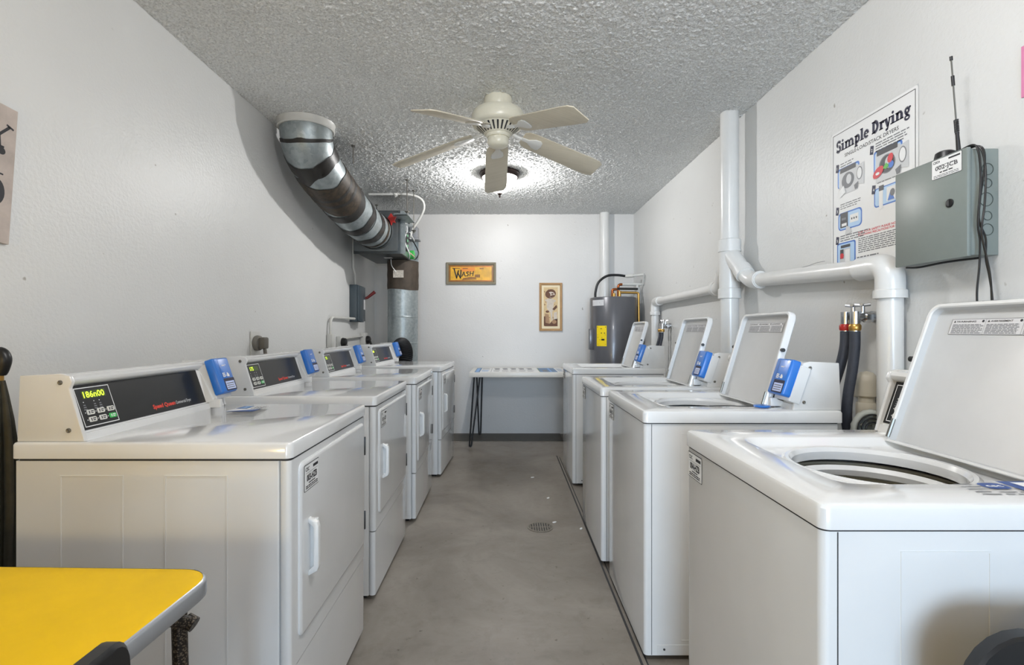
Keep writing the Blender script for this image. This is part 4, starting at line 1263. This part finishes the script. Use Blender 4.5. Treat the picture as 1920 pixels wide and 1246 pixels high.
# heading drawn with slab serifs
def slabtext(S, x, y, h, txt, mi, lay, w):
    """heavy slab-serif letters made of strokes; returns nothing"""
    t = .265 * h
    def ser(x, y, wd=.26): S.rect(x - wd * h, x + wd * h, y - .05 * h, y + .05 * h, mi, lay)
    def st(x0, y0, x1, y1, ww=None): S.line([(x0, y0), (x1, y1)], ww or t, mi, lay)
    def arc(cx, cy, rx, ry, a0, a1, ww, n=16):
        S.line([(cx + rx * cos(radians(a0 + (a1 - a0) * i / n)), cy + ry * sin(radians(a0 + (a1 - a0) * i / n))) for i in range(n + 1)], ww, mi, lay)
    xh = .68 * h
    c = x
    for ch in txt:
        if ch == 'S':
            arc(c + .30 * h, y + .74 * h, .22 * h, .22 * h, 20, 255, t * .9); arc(c + .30 * h, y + .27 * h, .24 * h, .24 * h, 85, -160, t)
            st(c + .52 * h, y + .70 * h, c + .52 * h, y + 1.0 * h, .07 * h); st(c + .06 * h, y, c + .06 * h, y + .32 * h, .07 * h); adv = .66
        elif ch == 'i':
            st(c + .2 * h, y, c + .2 * h, y + xh); ser(c + .2 * h, y + .05 * h); S.rect(c - .02 * h, c + .2 * h, y + xh - .1 * h, y + xh, mi, lay); S.ell(c + .19 * h, y + .90 * h, .12 * h, .12 * h, mi, lay); adv = .48
        elif ch in 'mn':
            k = 2 if ch == 'm' else 1
            st(c + .18 * h, y, c + .18 * h, y + xh); S.rect(c - .02 * h, c + .2 * h, y + xh - .1 * h, y + xh, mi, lay); ser(c + .18 * h, y + .05 * h, .2)
            for j in range(k):
                b = c + .18 * h + j * .42 * h
                arc(b + .21 * h, y + .44 * h, .21 * h, .19 * h, 180, 0, t * .75); st(b + .42 * h, y, b + .42 * h, y + .46 * h); ser(b + .42 * h, y + .05 * h, .2)
            adv = .42 * k + .44
        elif ch == 'p':
            st(c + .18 * h, y - .30 * h, c + .18 * h, y + xh); S.rect(c - .02 * h, c + .2 * h, y + xh - .1 * h, y + xh, mi, lay); ser(c + .18 * h, y - .27 * h, .22)
            arc(c + .34 * h, y + .34 * h, .22 * h, .29 * h, 140, -140, t * .9); adv = .70
        elif ch == 'l':
            st(c + .2 * h, y, c + .2 * h, y + 1.02 * h); ser(c + .2 * h, y + .05 * h); S.rect(c - .02 * h, c + .2 * h, y + .92 * h, y + 1.02 * h, mi, lay); adv = .44
        elif ch == 'e':
            arc(c + .30 * h, y + .34 * h, .22 * h, .28 * h, 0, 320, t * .85); st(c + .08 * h, y + .36 * h, c + .52 * h, y + .36 * h, .09 * h); adv = .64
        elif ch == 'D':
            st(c + .2 * h, y, c + .2 * h, y + h, t * 1.05); ser(c + .2 * h, y + .05 * h, .2); ser(c + .2 * h, y + .95 * h, .2)
            arc(c + .30 * h, y + .5 * h, .36 * h, .44 * h, 90, -90, t * 1.05); st(c + .2 * h, y + .94 * h, c + .32 * h, y + .94 * h, .1 * h); st(c + .2 * h, y + .06 * h, c + .32 * h, y + .06 * h, .1 * h); adv = .86
        elif ch == 'r':
            st(c + .18 * h, y, c + .18 * h, y + xh); S.rect(c - .02 * h, c + .2 * h, y + xh - .1 * h, y + xh, mi, lay); ser(c + .18 * h, y + .05 * h, .22)
            arc(c + .38 * h, y + .42 * h, .18 * h, .2 * h, 170, 60, t * .7); S.ell(c + .44 * h, y + .56 * h, .11 * h, .11 * h, mi, lay); adv = .56
        elif ch == 'y':
            st(c + .12 * h, y + xh, c + .36 * h, y); st(c + .58 * h, y + xh, c + .30 * h, y - .26 * h, t * .6); ser(c + .12 * h, y + xh - .05 * h, .17); ser(c + .58 * h, y + xh - .05 * h, .14); S.ell(c + .22 * h, y - .22 * h, .12 * h, .11 * h, mi, lay); adv = .68
        elif ch == 'g':
            arc(c + .28 * h, y + .42 * h, .18 * h, .20 * h, 0, 360, t * .8, 20); arc(c + .28 * h, y - .12 * h, .22 * h, .15 * h, 0, 360, t * .6, 20)
            st(c + .12 * h, y + .20 * h, c + .40 * h, y + .04 * h, t * .5); S.ell(c + .55 * h, y + .60 * h, .10 * h, .09 * h, mi, lay); adv = .62
        else: adv = .3
        c += adv * h
    return c - x
wtest = slabtext(Sheet(MB(), (0, 0, 0), (1, 0, 0), (0, 1, 0)), 0, 0, 1.0, 'Simple Drying', 0, 0, 0)
hh = (PW - .058) / wtest
slabtext(S, .030, PH - .088, hh, 'Simple Drying', NAV, 2, 0)
S.text('SINGLE-LOAD/STACK DRYERS', PW / 2, PH - .122, .0150, BLK, 2, .01, .30, 'CENTER')
def card(u, v, num):
    S.poly([(u, v), (u + .018, v - .004), (u + .022, v + .030), (u + .004, v + .034)], NAV, 4); S.text(num, u + .008, v + .008, .012, WHT, 5, .02)
def open_dryer(u, v, w, h, clothes):
    S.rrect(u - .012, u + w * .86, v + h * .30, v + h + .012, .012, BLU, 2); S.rrect(u - .006, u + w * .82, v + h * .32, v + h + .005, .010, LBL, 3)
    S.poly([(u, v), (u + w * .80, v), (u + w * .80, v + h), (u, v + h)], LGR, 4); S.rect(u + .006, u + w * .72, v + h * .90, v + h + .010, DRK, 5)
    S.ell(u + w * .38, v + h * .52, w * .27, h * .32, GRY, 5); S.ell(u + w * .38, v + h * .52, w * .23, h * .28, DRK if clothes else GRY, 6); S.ell(u + w * .43, v + h * .55, w * .11, h * .20, LGR, 7)
    S.poly([(u + w * .70, v + h * .25), (u + w * 1.05, v + h * .12), (u + w * 1.05, v + h * .98), (u + w * .70, v + h * .90)], LGR, 6); S.ell(u + w * .88, v + h * .60, w * .12, h * .26, GRY, 7); S.ell(u + w * .88, v + h * .60, w * .095, h * .22, WHT, 8)
    S.poly([(u + w * .66, v + h * .20), (u + w * .84, v + h * .30), (u + w * .80, v + h * .06), (u + w * .70, v + h * .02)], GRY, 9)
    if clothes:
        S.ell(u + w * .10, v + h * .34, w * .20, h * .16, RED, 9, 14, .5); S.ell(u + w * .08, v + h * .30, w * .07, h * .05, WHT, 10, 10); S.ell(u + w * .50, v + h * .66, w * .09, h * .16, RED, 9, 12, -.4)
        S.poly([(u + w * .26, v + h * .40), (u + w * .36, v + h * .56), (u + w * .46, v + h * .44), (u + w * .38, v + h * .34)], GRN, 10); S.ell(u + w * .52, v + h * .44, w * .09, h * .12, BLU, 8, 12)
    else:
        S.poly([(u + w * .02, v - h * .12), (u + w * .3, v + h * .05), (u + w * .22, v + h * .36), (u + w * .02, v + h * .2)], WHT, 9)
card(.026, .438, '1'); S.scribble(.056, .150, .452, .474, 2, GRY, 2, .4); open_dryer(.050, .330, .145, .105, False)
card(.235, .446, '2'); S.scribble(.266, .440, .446, .486, 4, GRY, 2, .45); open_dryer(.268, .322, .155, .115, True)
card(.026, .250, '3'); S.scribble(.056, .19, .268, .296, 3, GRY, 2, .4)
S.rrect(.042, .190, .175, .252, .018, BLU, 2); S.rrect(.048, .184, .180, .246, .016, LBL, 3); S.rect(.056, .105, .186, .250, DRK, 4); S.rect(.066, .098, .192, .204, WHT, 5); S.rect(.066, .094, .218, .228, GRY, 5); S.rect(.118, .170, .198, .232, WHT, 4)
for k in range(3): S.ell(.130 + .014 * k, .214, .004, .005, DRK, 5, 8)
S.poly([(.088, .150), (.130, .158), (.118, .182), (.096, .190)], LGR, 6)
card(.245, .285, '4'); S.scribble(.275, .400, .318, .334, 2, GRY, 2, .4); S.rrect(.258, .400, .225, .300, .014, BLU, 2); S.rrect(.264, .394, .230, .296, .012, LBL, 3); S.rect(.285, .306, .215, .292, WHT, 4); S.rect(.285, .310, .286, .306, DRK, 5); S.rect(.325, .385, .236, .290, WHT, 4); S.poly([(.330, .238), (.365, .238), (.345, .275)], BLU, 5); S.ell(.355, .265, .012, .014, GRY, 6)
card(.026, .120, '5'); S.scribble(.056, .235, .128, .158, 3, GRY, 2, .45)
S.rrect(.034, .152, .030, .122, .010, BLU, 2); S.rrect(.040, .145, .034, .116, .008, LBL, 3); S.rect(.054, .120, .018, .094, LGR, 4); S.rect(.060, .120, .098, .110, DRK, 5); S.rect(.056, .078, .052, .092, DRK, 5); S.ell(.068, .064, .012, .012, RED, 6); S.rect(.088, .118, .026, .088, WHT, 5); S.rect(.052, .128, .010, .018, GRY, 5)
S.text('FOR YOUR SAFETY PLEASE NOTE THE', .168, .142, .0085, RED, 2, .03, .250); S.text('FOLLOWING PRECAUTIONS FOR DRYERS', .168, .130, .0085, RED, 2, .03, .245)
S.scribble(.168, .440, .062, .126, 8, GRY, 2, .5, .12); S.scribble(.160, .330, .022, .050, 3, GRY, 2, .55, .3); S.rect(.160, .205, .010, .015, GRY, 2)
tag(po.build('poster', [PRINTW, PRINTK, PRINTN, mat('poster_blue', rgb(58, 112, 196), .45), mat('poster_pale_blue', rgb(176, 208, 240), .45), PRINTG, mat('poster_pale_grey', rgb(200, 202, 204), .45), mat('poster_red', rgb(204, 34, 48), .45), mat('poster_green', rgb(84, 176, 60), .45), mat('poster_dark', rgb(52, 54, 60), .45)], None, smooth=0),
    'white poster headed Simple Drying with pictures of dryers on the right wall', 'poster')

# ------------------------------------------------------------------ grey-green box with antenna
cb = thing('control_box', 'grey-green metal box with white 002-JCB tag on the right wall', 'electrical box', (RX, 1.637, 1.404))
bx, y0, y1, z0, z1 = 1.372, 1.502, 1.773, 1.404, 1.722
m = MB(); m.box(bx + .012, RX, y0, y1, z0, z1, .003)
m.cur = 1
S = Sheet(m, (bx + .012, y0, z0), (1, 0, 0), (0, 0, 1)); m.keep = False
for (u, v, r) in ((.052, .256, .017), (.052, .214, .013), (.048, .166, .020), (.052, .117, .013), (.052, .076, .017)):
    ring = [(bx + .012 + u + r * cos(2 * pi * i / 28), y0 - .0006, z0 + v + r * sin(2 * pi * i / 28)) for i in range(28)]
    m.tube(ring, .0011, 6, closed=True)
kid(m, 'enclosure', [BOXG, mat('enclosure_seam', rgb(66, 74, 70), .5)], cb)
m = MB(); m.box(bx, bx + .0135, y0 - .004, y1 + .003, z0 - .004, z1 + .004, .004); dr = kid(m, 'box_door', BOXG, cb)
m = MB(); m.lathe([(0, 0), (.013, 0), (.013, .003), (.010, .005), (0, .005)], 24, (bx, 1.556, 1.572), (-1, 0, 0))
m.box(bx - .0062, bx - .005, 1.553, 1.559, 1.563, 1.581)
lk = kid(m, 'lock', BLACKP, cb)
m = MB(); S = Sheet(m, (bx - .0006, 1.622, 1.660), (0, -1, 0), (0, 0, 1))
S.rrect(0, .108, 0, .062, .004, 1, 0); S.rrect(.0012, .1068, .0012, .0608, .003, 0, 1)
S.text('CSC', .006, .049, .0075, 1, 2, .03); S.poly([(.026, .050), (.031, .050), (.029, .0565)], 1, 2); S.rect(.062, .102, .050, .055, 1, 2)
S.text('002-JCB', .014, .0265, .0125, 1, 2, .02, .080); S.scribble(.02, .09, .038, .044, 1, 2, 2, .3); S.scribble(.03, .085, .016, .023, 1, 1, 2, .5); S.scribble(.008, .10, .004, .013, 2, 2, 2, .5, .05)
kid(m, 'id_sticker', [PRINTW, PRINTK, PRINTG], cb, 0)
an = thing('antenna', 'thin whip antenna with coil standing on the grey-green box', 'antenna', (1.396, 1.56, z1 + .004))
m = MB(); m.lathe([(0, 0), (.030, 0), (.030, .004), (.026, .024), (.018, .029), (0, .030)], 24, (1.405, 1.61, z1)); kid(m, 'magnetic_base', BLACKP, an)
a0, a1 = Vector((1.392, 1.548, z1)), Vector((1.368, 1.548, 2.02))
A = lambda t: a0.lerp(a1, t)
m = MB(); m.cyl(A(0), A(.20), .0065, 12, .0050); m.cyl(A(.20), A(.22), .0055, 10); kid(m, 'whip_socket', BLACKP, an)
m = MB(); m.tube([A(.22), A(1)], .0022, 8); kid(m, 'whip', STEEL, an)
m = MB()
m.tube([A(.22 + .13 * i / 90) + Vector((.0055 * cos(i * .7), .0055 * sin(i * .7), 0)) for i in range(91)], .0013, 6); kid(m, 'coil', BLACKP, an)
m = MB(); m.cyl(A(.70), A(.80), .0045, 10); kid(m, 'sleeve', BLACKP, an)
m = MB(); m.cyl(A(.96), A(1.0), .0042, 10); kid(m, 'tip', BLACKP, an)
m = MB(); m.tube(smooth_path([(1.400, 1.60, z1 + .008), (1.40, 1.575, z1 + .006), (1.395, 1.555, z1 + .006)], 5), .003, 6); kid(m, 'lead', BLACKP, an)
for lab, pts in (('black cable over the box corner, hanging leftmost of the three', [(1.396, 1.54, z1 + .006), (1.400, 1.490, z1 + .002), (1.408, 1.484, 1.63), (1.400, 1.484, 1.50), (1.406, 1.484, 1.44), (1.395, 1.484, 1.37), (1.386, 1.482, 1.29), (1.390, 1.482, 1.22), (1.40, 1.482, 1.10), (1.41, 1.482, .90), (1.41, 1.482, .4), (1.41, 1.482, .003)]),
                 ('black cable over the box corner, hanging in the middle of the three', [(1.402, 1.55, z1 + .006), (1.408, 1.492, z1 + .002), (1.418, 1.480, 1.66), (1.413, 1.477, 1.55), (1.404, 1.477, 1.47), (1.408, 1.477, 1.40), (1.420, 1.477, 1.34), (1.425, 1.477, 1.26), (1.425, 1.477, 1.1), (1.42, 1.477, .9), (1.42, 1.477, .4), (1.42, 1.477, .003)]),
                 ('black cable over the box corner, hanging rightmost of the three', [(1.408, 1.555, z1 + .006), (1.414, 1.494, z1 + .003), (1.424, 1.488, 1.68), (1.409, 1.488, 1.56), (1.410, 1.490, 1.50), (1.428, 1.490, 1.452), (1.420, 1.490, 1.39), (1.428, 1.488, 1.34), (1.438, 1.488, 1.26), (1.44, 1.488, 1.1), (1.43, 1.488, .9), (1.43, 1.488, .4), (1.43, 1.488, .003)])):
    m = MB(); m.tube(smooth_path([(x - (.009 if z > 1.43 else 0), y, z) for x, y, z in pts], 8), .0028, 8)
    tag(m.build('cable', BLACKP, None), lab, 'cable', 'black cables hanging beside the grey-green box')
m = MB(); m.tube(smooth_path([(1.40, 1.76, z0 - .006), (1.395, 1.70, z0 - .012), (1.40, 1.62, z0 - .008), (1.41, 1.56, z0 - .007), (1.43, 1.52, z0 - .006)], 8), .0034, 8)
tag(m.build('cable', BLACKP, None), 'short black cable slung along the underside of the grey-green box', 'cable')

# pink card and the weathered board at the picture's edges
m = MB(); m.box(RX - .003, RX, 1.15, 1.434, 1.84, 1.985)
tag(m.build('wall_card', PINK, None, smooth=0), 'pink card on the right wall at the right edge of view', 'card')
bd = MB(); bd.M = Matrix.Translation((LX, 1.28, 1.66)) @ Matrix.Rotation(radians(-4.0), 4, 'X')
bd.box(.0005, .012, -.30, .25, -.206, .206, .001)
S = Sheet(bd, (.0122, -.30, -.206), (0, 1, 0), (0, 0, 1)); bd.cur = 1
def gl(pts, w):
    S.line(pts, w, 1, 1)
gl([(.470, .355), (.496, .318), (.500, .285)], .012); gl([(.528, .352), (.498, .318)], .008); gl([(.488, .285), (.515, .285)], .006); gl([(.518, .356), (.540, .348)], .006); gl([(.462, .358), (.482, .352)], .006)
S.ell(.508, .272, .012, .011, 1, 1); gl([(.470, .206), (.518, .203)], .005)
S.ell(.498, .148, .028, .040, 1, 1); S.ell(.493, .148, .014, .028, 2, 2)
tag(bd.build('wall_sign', [SIGNW, PRINTK, mat('pale_green_print', rgb(196, 220, 208), .6)], None, smooth=0), 'weathered grey-pink board sign with dark letters on the left wall', 'sign')

# folded umbrella in the gap between wall and first dryer
um = thing('umbrella', 'folded dark umbrella with brass ring standing between left wall and first dryer', 'umbrella', (-1.405, 1.40, 0))
m = MB(); m.tube(smooth_path([(-1.44, 1.40, 1.075), (-1.435, 1.40, 1.105), (-1.405, 1.40, 1.118), (-1.392, 1.40, 1.10), (-1.398, 1.40, 1.075), (-1.405, 1.40, 1.062)], 6), [.016] * 31, 14); m.cyl((-1.405, 1.40, 1.066), (-1.408, 1.40, 1.058), .013, 14); kid(m, 'handle', BLACKP, um)
m = MB(); m.cyl((-1.408, 1.40, 1.058), (-1.408, 1.40, 1.040), .011, 16); kid(m, 'brass_ring', BRASS, um)
m = MB()
L = []
for z, r in ((1.04, .011), (1.0, .017), (.93, .026), (.85, .033), (.70, .036), (.45, .028), (.2, .016), (.10, .008)):
    L.append([(-1.408 + r * (1 + .22 * cos(8 * a)) * cos(a), 1.40 + r * (1 + .22 * cos(8 * a)) * sin(a), z) for a in [2 * pi * i / 64 for i in range(64)]])
m.loops(L, True, True); kid(m, 'canopy', mat('dark_umbrella_cloth', rgb(58, 56, 44), .6, var=.3, vscale=30), um)
m = MB(); m.cyl((-1.408, 1.40, .10), (-1.408, 1.40, 0), .006, 10); kid(m, 'tip', STEEL, um)

# ------------------------------------------------------------------ yellow folding table and chairs by the camera
yt = thing('folding_table', 'square folding table with yellow vinyl top at the lower left', 'table', (-1.0, .55, 0), radians(-1.5))
hw = .435
m = MB()
def TL(ins, z, r=.06): return [(a, b, z) for a, b in rrect2(-hw + ins, hw - ins, -hw + ins, hw - ins, r - ins, 6)]
m.loops([TL(.004, .712), TL(.003, .718), TL(.006, .720)], True, True); yo = m.build('tabletop', TABY, yt)
m = MB(); m.keep = False
m.loops([TL(.003, .719), TL(.0, .717), TL(-.003, .712), TL(-.003, .690), TL(.001, .686), TL(.012, .686), TL(.012, .712)]); m.build('edge_rim', RIM, yt)
m = MB(); m.loops([TL(.012, .700), TL(.012, .712)], True, True); m.build('underside', HAMMER, yt)
for sx in (-1, 1):
    for sy in (-1, 1):
        m = MB(); x, y = sx * (hw - .045), sy * (hw - .05)
        m.tube([(x, y, .70), (x + sx * .012, y + sy * .01, .0)], .013, 14)
        lg = m.build('leg', HAMMER, yt)
        m = MB(); m.tube([(x - .01 * sx, y - .07 * sy, .690), (x + .022 * sx, y - .0 * sy, .645)], .0105, 10); m.cyl((x + .014 * sx, y, .648), (x + .030 * sx, y, .640), .013, 12)
        m.build('leg_brace', HAMMER, lg)

def chair(label, loc, rotz, zt, rc):
    t = thing('folding_chair', label, 'chair', loc, rotz, 'black chairs beside the camera')
    # local: sitter faces -y, back at y = 0
    m = MB()
    def B(ins, yy): return [(a, yy + .06 * (a / .22) ** 2 * -.35, b) for a, b in rrect2(-.215 + ins, .215 - ins, zt - .21 + ins, zt - ins, rc - ins, 6)]
    m.loops([B(.004, -.014), B(0, -.010), B(0, .008), B(.006, .013)], True, True); m.build('backrest', BLACKP, t)
    m = MB(); m.prism(rrect2(-.20, .20, -.42, -.04, .05, 5), .435, .462, 'z', bev=.006); m.build('seat', BLACKP, t)
    for s in (-1, 1):
        m = MB(); m.tube([(s * .195, .0, .68), (s * .20, -.02, .56), (s * .208, -.13, .44), (s * .21, -.40, .0)], .011, 10); m.build('leg', HAMMER, t)
        m = MB(); m.tube([(s * .19, -.30, .44), (s * .19, -.02, .0)], .010, 10); m.build('leg', HAMMER, t)
    m = MB(); m.tube([(-.19, -.06, .06), (.19, -.06, .06)], .008, 8); m.build('stretcher', HAMMER, t)
    return t
chair('black chair tucked against the right side of the yellow table', (-.513, .488, 0), radians(-90), .765, .045)
chair('dark chair whose back shows before the nearest washer at the lower right corner', (.865, .715, 0), radians(-6), .748, .09)

# ------------------------------------------------------------------ floor drain
fd = thing('floor_drain', 'round iron drain grate set in the concrete aisle', 'floor drain', (.208, 3.025, 0))
m = MB(); m.lathe([(.077, .0005), (.077, .003), (.066, .004), (.064, .001)], 40); m.build('ring', IRON, fd)
m = MB(); m.lathe([(0, .0006), (.065, .0006)], 32); m.build('pit', GROOVE, fd, 0)
m = MB()
for k in range(-4, 5):
    x = k * .0145; hl = sqrt(max(.064 ** 2 - x * x, 0))
    m.box(x - .0042, x + .0042, -hl, hl, .001, .0035)
m.box(-.064, .064, -.005, .005, .001, .0036)
m.build('grate', IRON, fd, 0)
lt = MB()
for (x, y, a) in ((.215, 4.05, .3), (.30, 3.55, 1.0), (.30, 3.10, .5), (.45, 3.0, 1.2)):
    c, s = cos(a), sin(a)
    lt.M = Matrix.Translation((x, y, 0)) @ Matrix.Rotation(a, 4, 'Z')
    b = MB(); b.M = lt.M
    b.prism([(-.014, -.004), (.0, -.007), (.015, -.002), (.010, .006), (-.010, .007)], .0006, .004, 'z')
    tag(b.build('paper_scrap', PRINTW, None), {.3: 'tiny white scrap on the aisle floor nearest the back table', 1.0: 'tiny white scrap on the floor in front of the third washer', .5: 'tiny white scrap lying just behind the floor drain', 1.2: 'tiny white scrap on the floor right of the drain'}[a], 'litter', 'white scraps on the floor')

# ------------------------------------------------------------------ camera and light
cd = bpy.data.cameras.new('camera'); cam = bpy.data.objects.new('camera', cd); COL.objects.link(cam)
cam.location = (0, 0, 1.178); cam.rotation_euler = (pi / 2, 0, 0)
cd.sensor_width = 36; cd.lens = 36 * 945 / 1920
cd.shift_x = 12 / 1920; cd.shift_y = -3 / 1920
cd.clip_start = .02
SC.camera = cam

def light(kind, name, loc, power, col, **kw):
    d = bpy.data.lights.new(name, kind); d.energy = power; d.color = col
    for k, v in kw.items(): setattr(d, k, v)
    o = bpy.data.objects.new(name, d); COL.objects.link(o); o.location = loc
    return o
# bulb in the glass bowl
light('POINT', 'ceiling_bulb', (LPX, LPY, CZ - .091), 74, (1.0, .985, .97), shadow_soft_size=.03)
# added fill light for machine tops and table, above and out of the frame
light('POINT', 'added_front_fill', (.32, .93, CZ - .12), 25, (1.0, .98, .97), shadow_soft_size=.12)
# daylight reaching the room through the doorway from the open yard behind it
o = light('AREA', 'yard_daylight', (-.55, -6.0, 1.35), 262, (.62, .80, 1.0), shape='RECTANGLE', size=3.0, size_y=2.3)
o.rotation_euler = (pi / 2, 0, 0)
# added warm fill tinting the near dryer's side, low left behind the camera
light('POINT', 'added_warm_fill', (-1.0, -.55, 1.06), 13, (1.0, .73, .26), shadow_soft_size=.10)
w = bpy.data.worlds.new('sky'); SC.world = w; w.use_nodes = True
bg = w.node_tree.nodes['Background']; bg.inputs['Color'].default_value = (.72, .84, 1.0, 1); bg.inputs['Strength'].default_value = 1.0

SC.view_settings.view_transform = 'Standard'; SC.view_settings.look = 'None'
SC.view_settings.exposure = 0.60; SC.view_settings.gamma = 1.0
SC.view_settings.use_curve_mapping = False
SC.cycles.use_denoising = True
SC.cycles.use_adaptive_sampling = True; SC.cycles.adaptive_threshold = .045
SC.cycles.max_bounces = 8; SC.cycles.diffuse_bounces = 5; SC.cycles.glossy_bounces = 3
SC.cycles.sample_clamp_indirect = 6.0
SC.cycles.caustics_reflective = False; SC.cycles.caustics_refractive = False
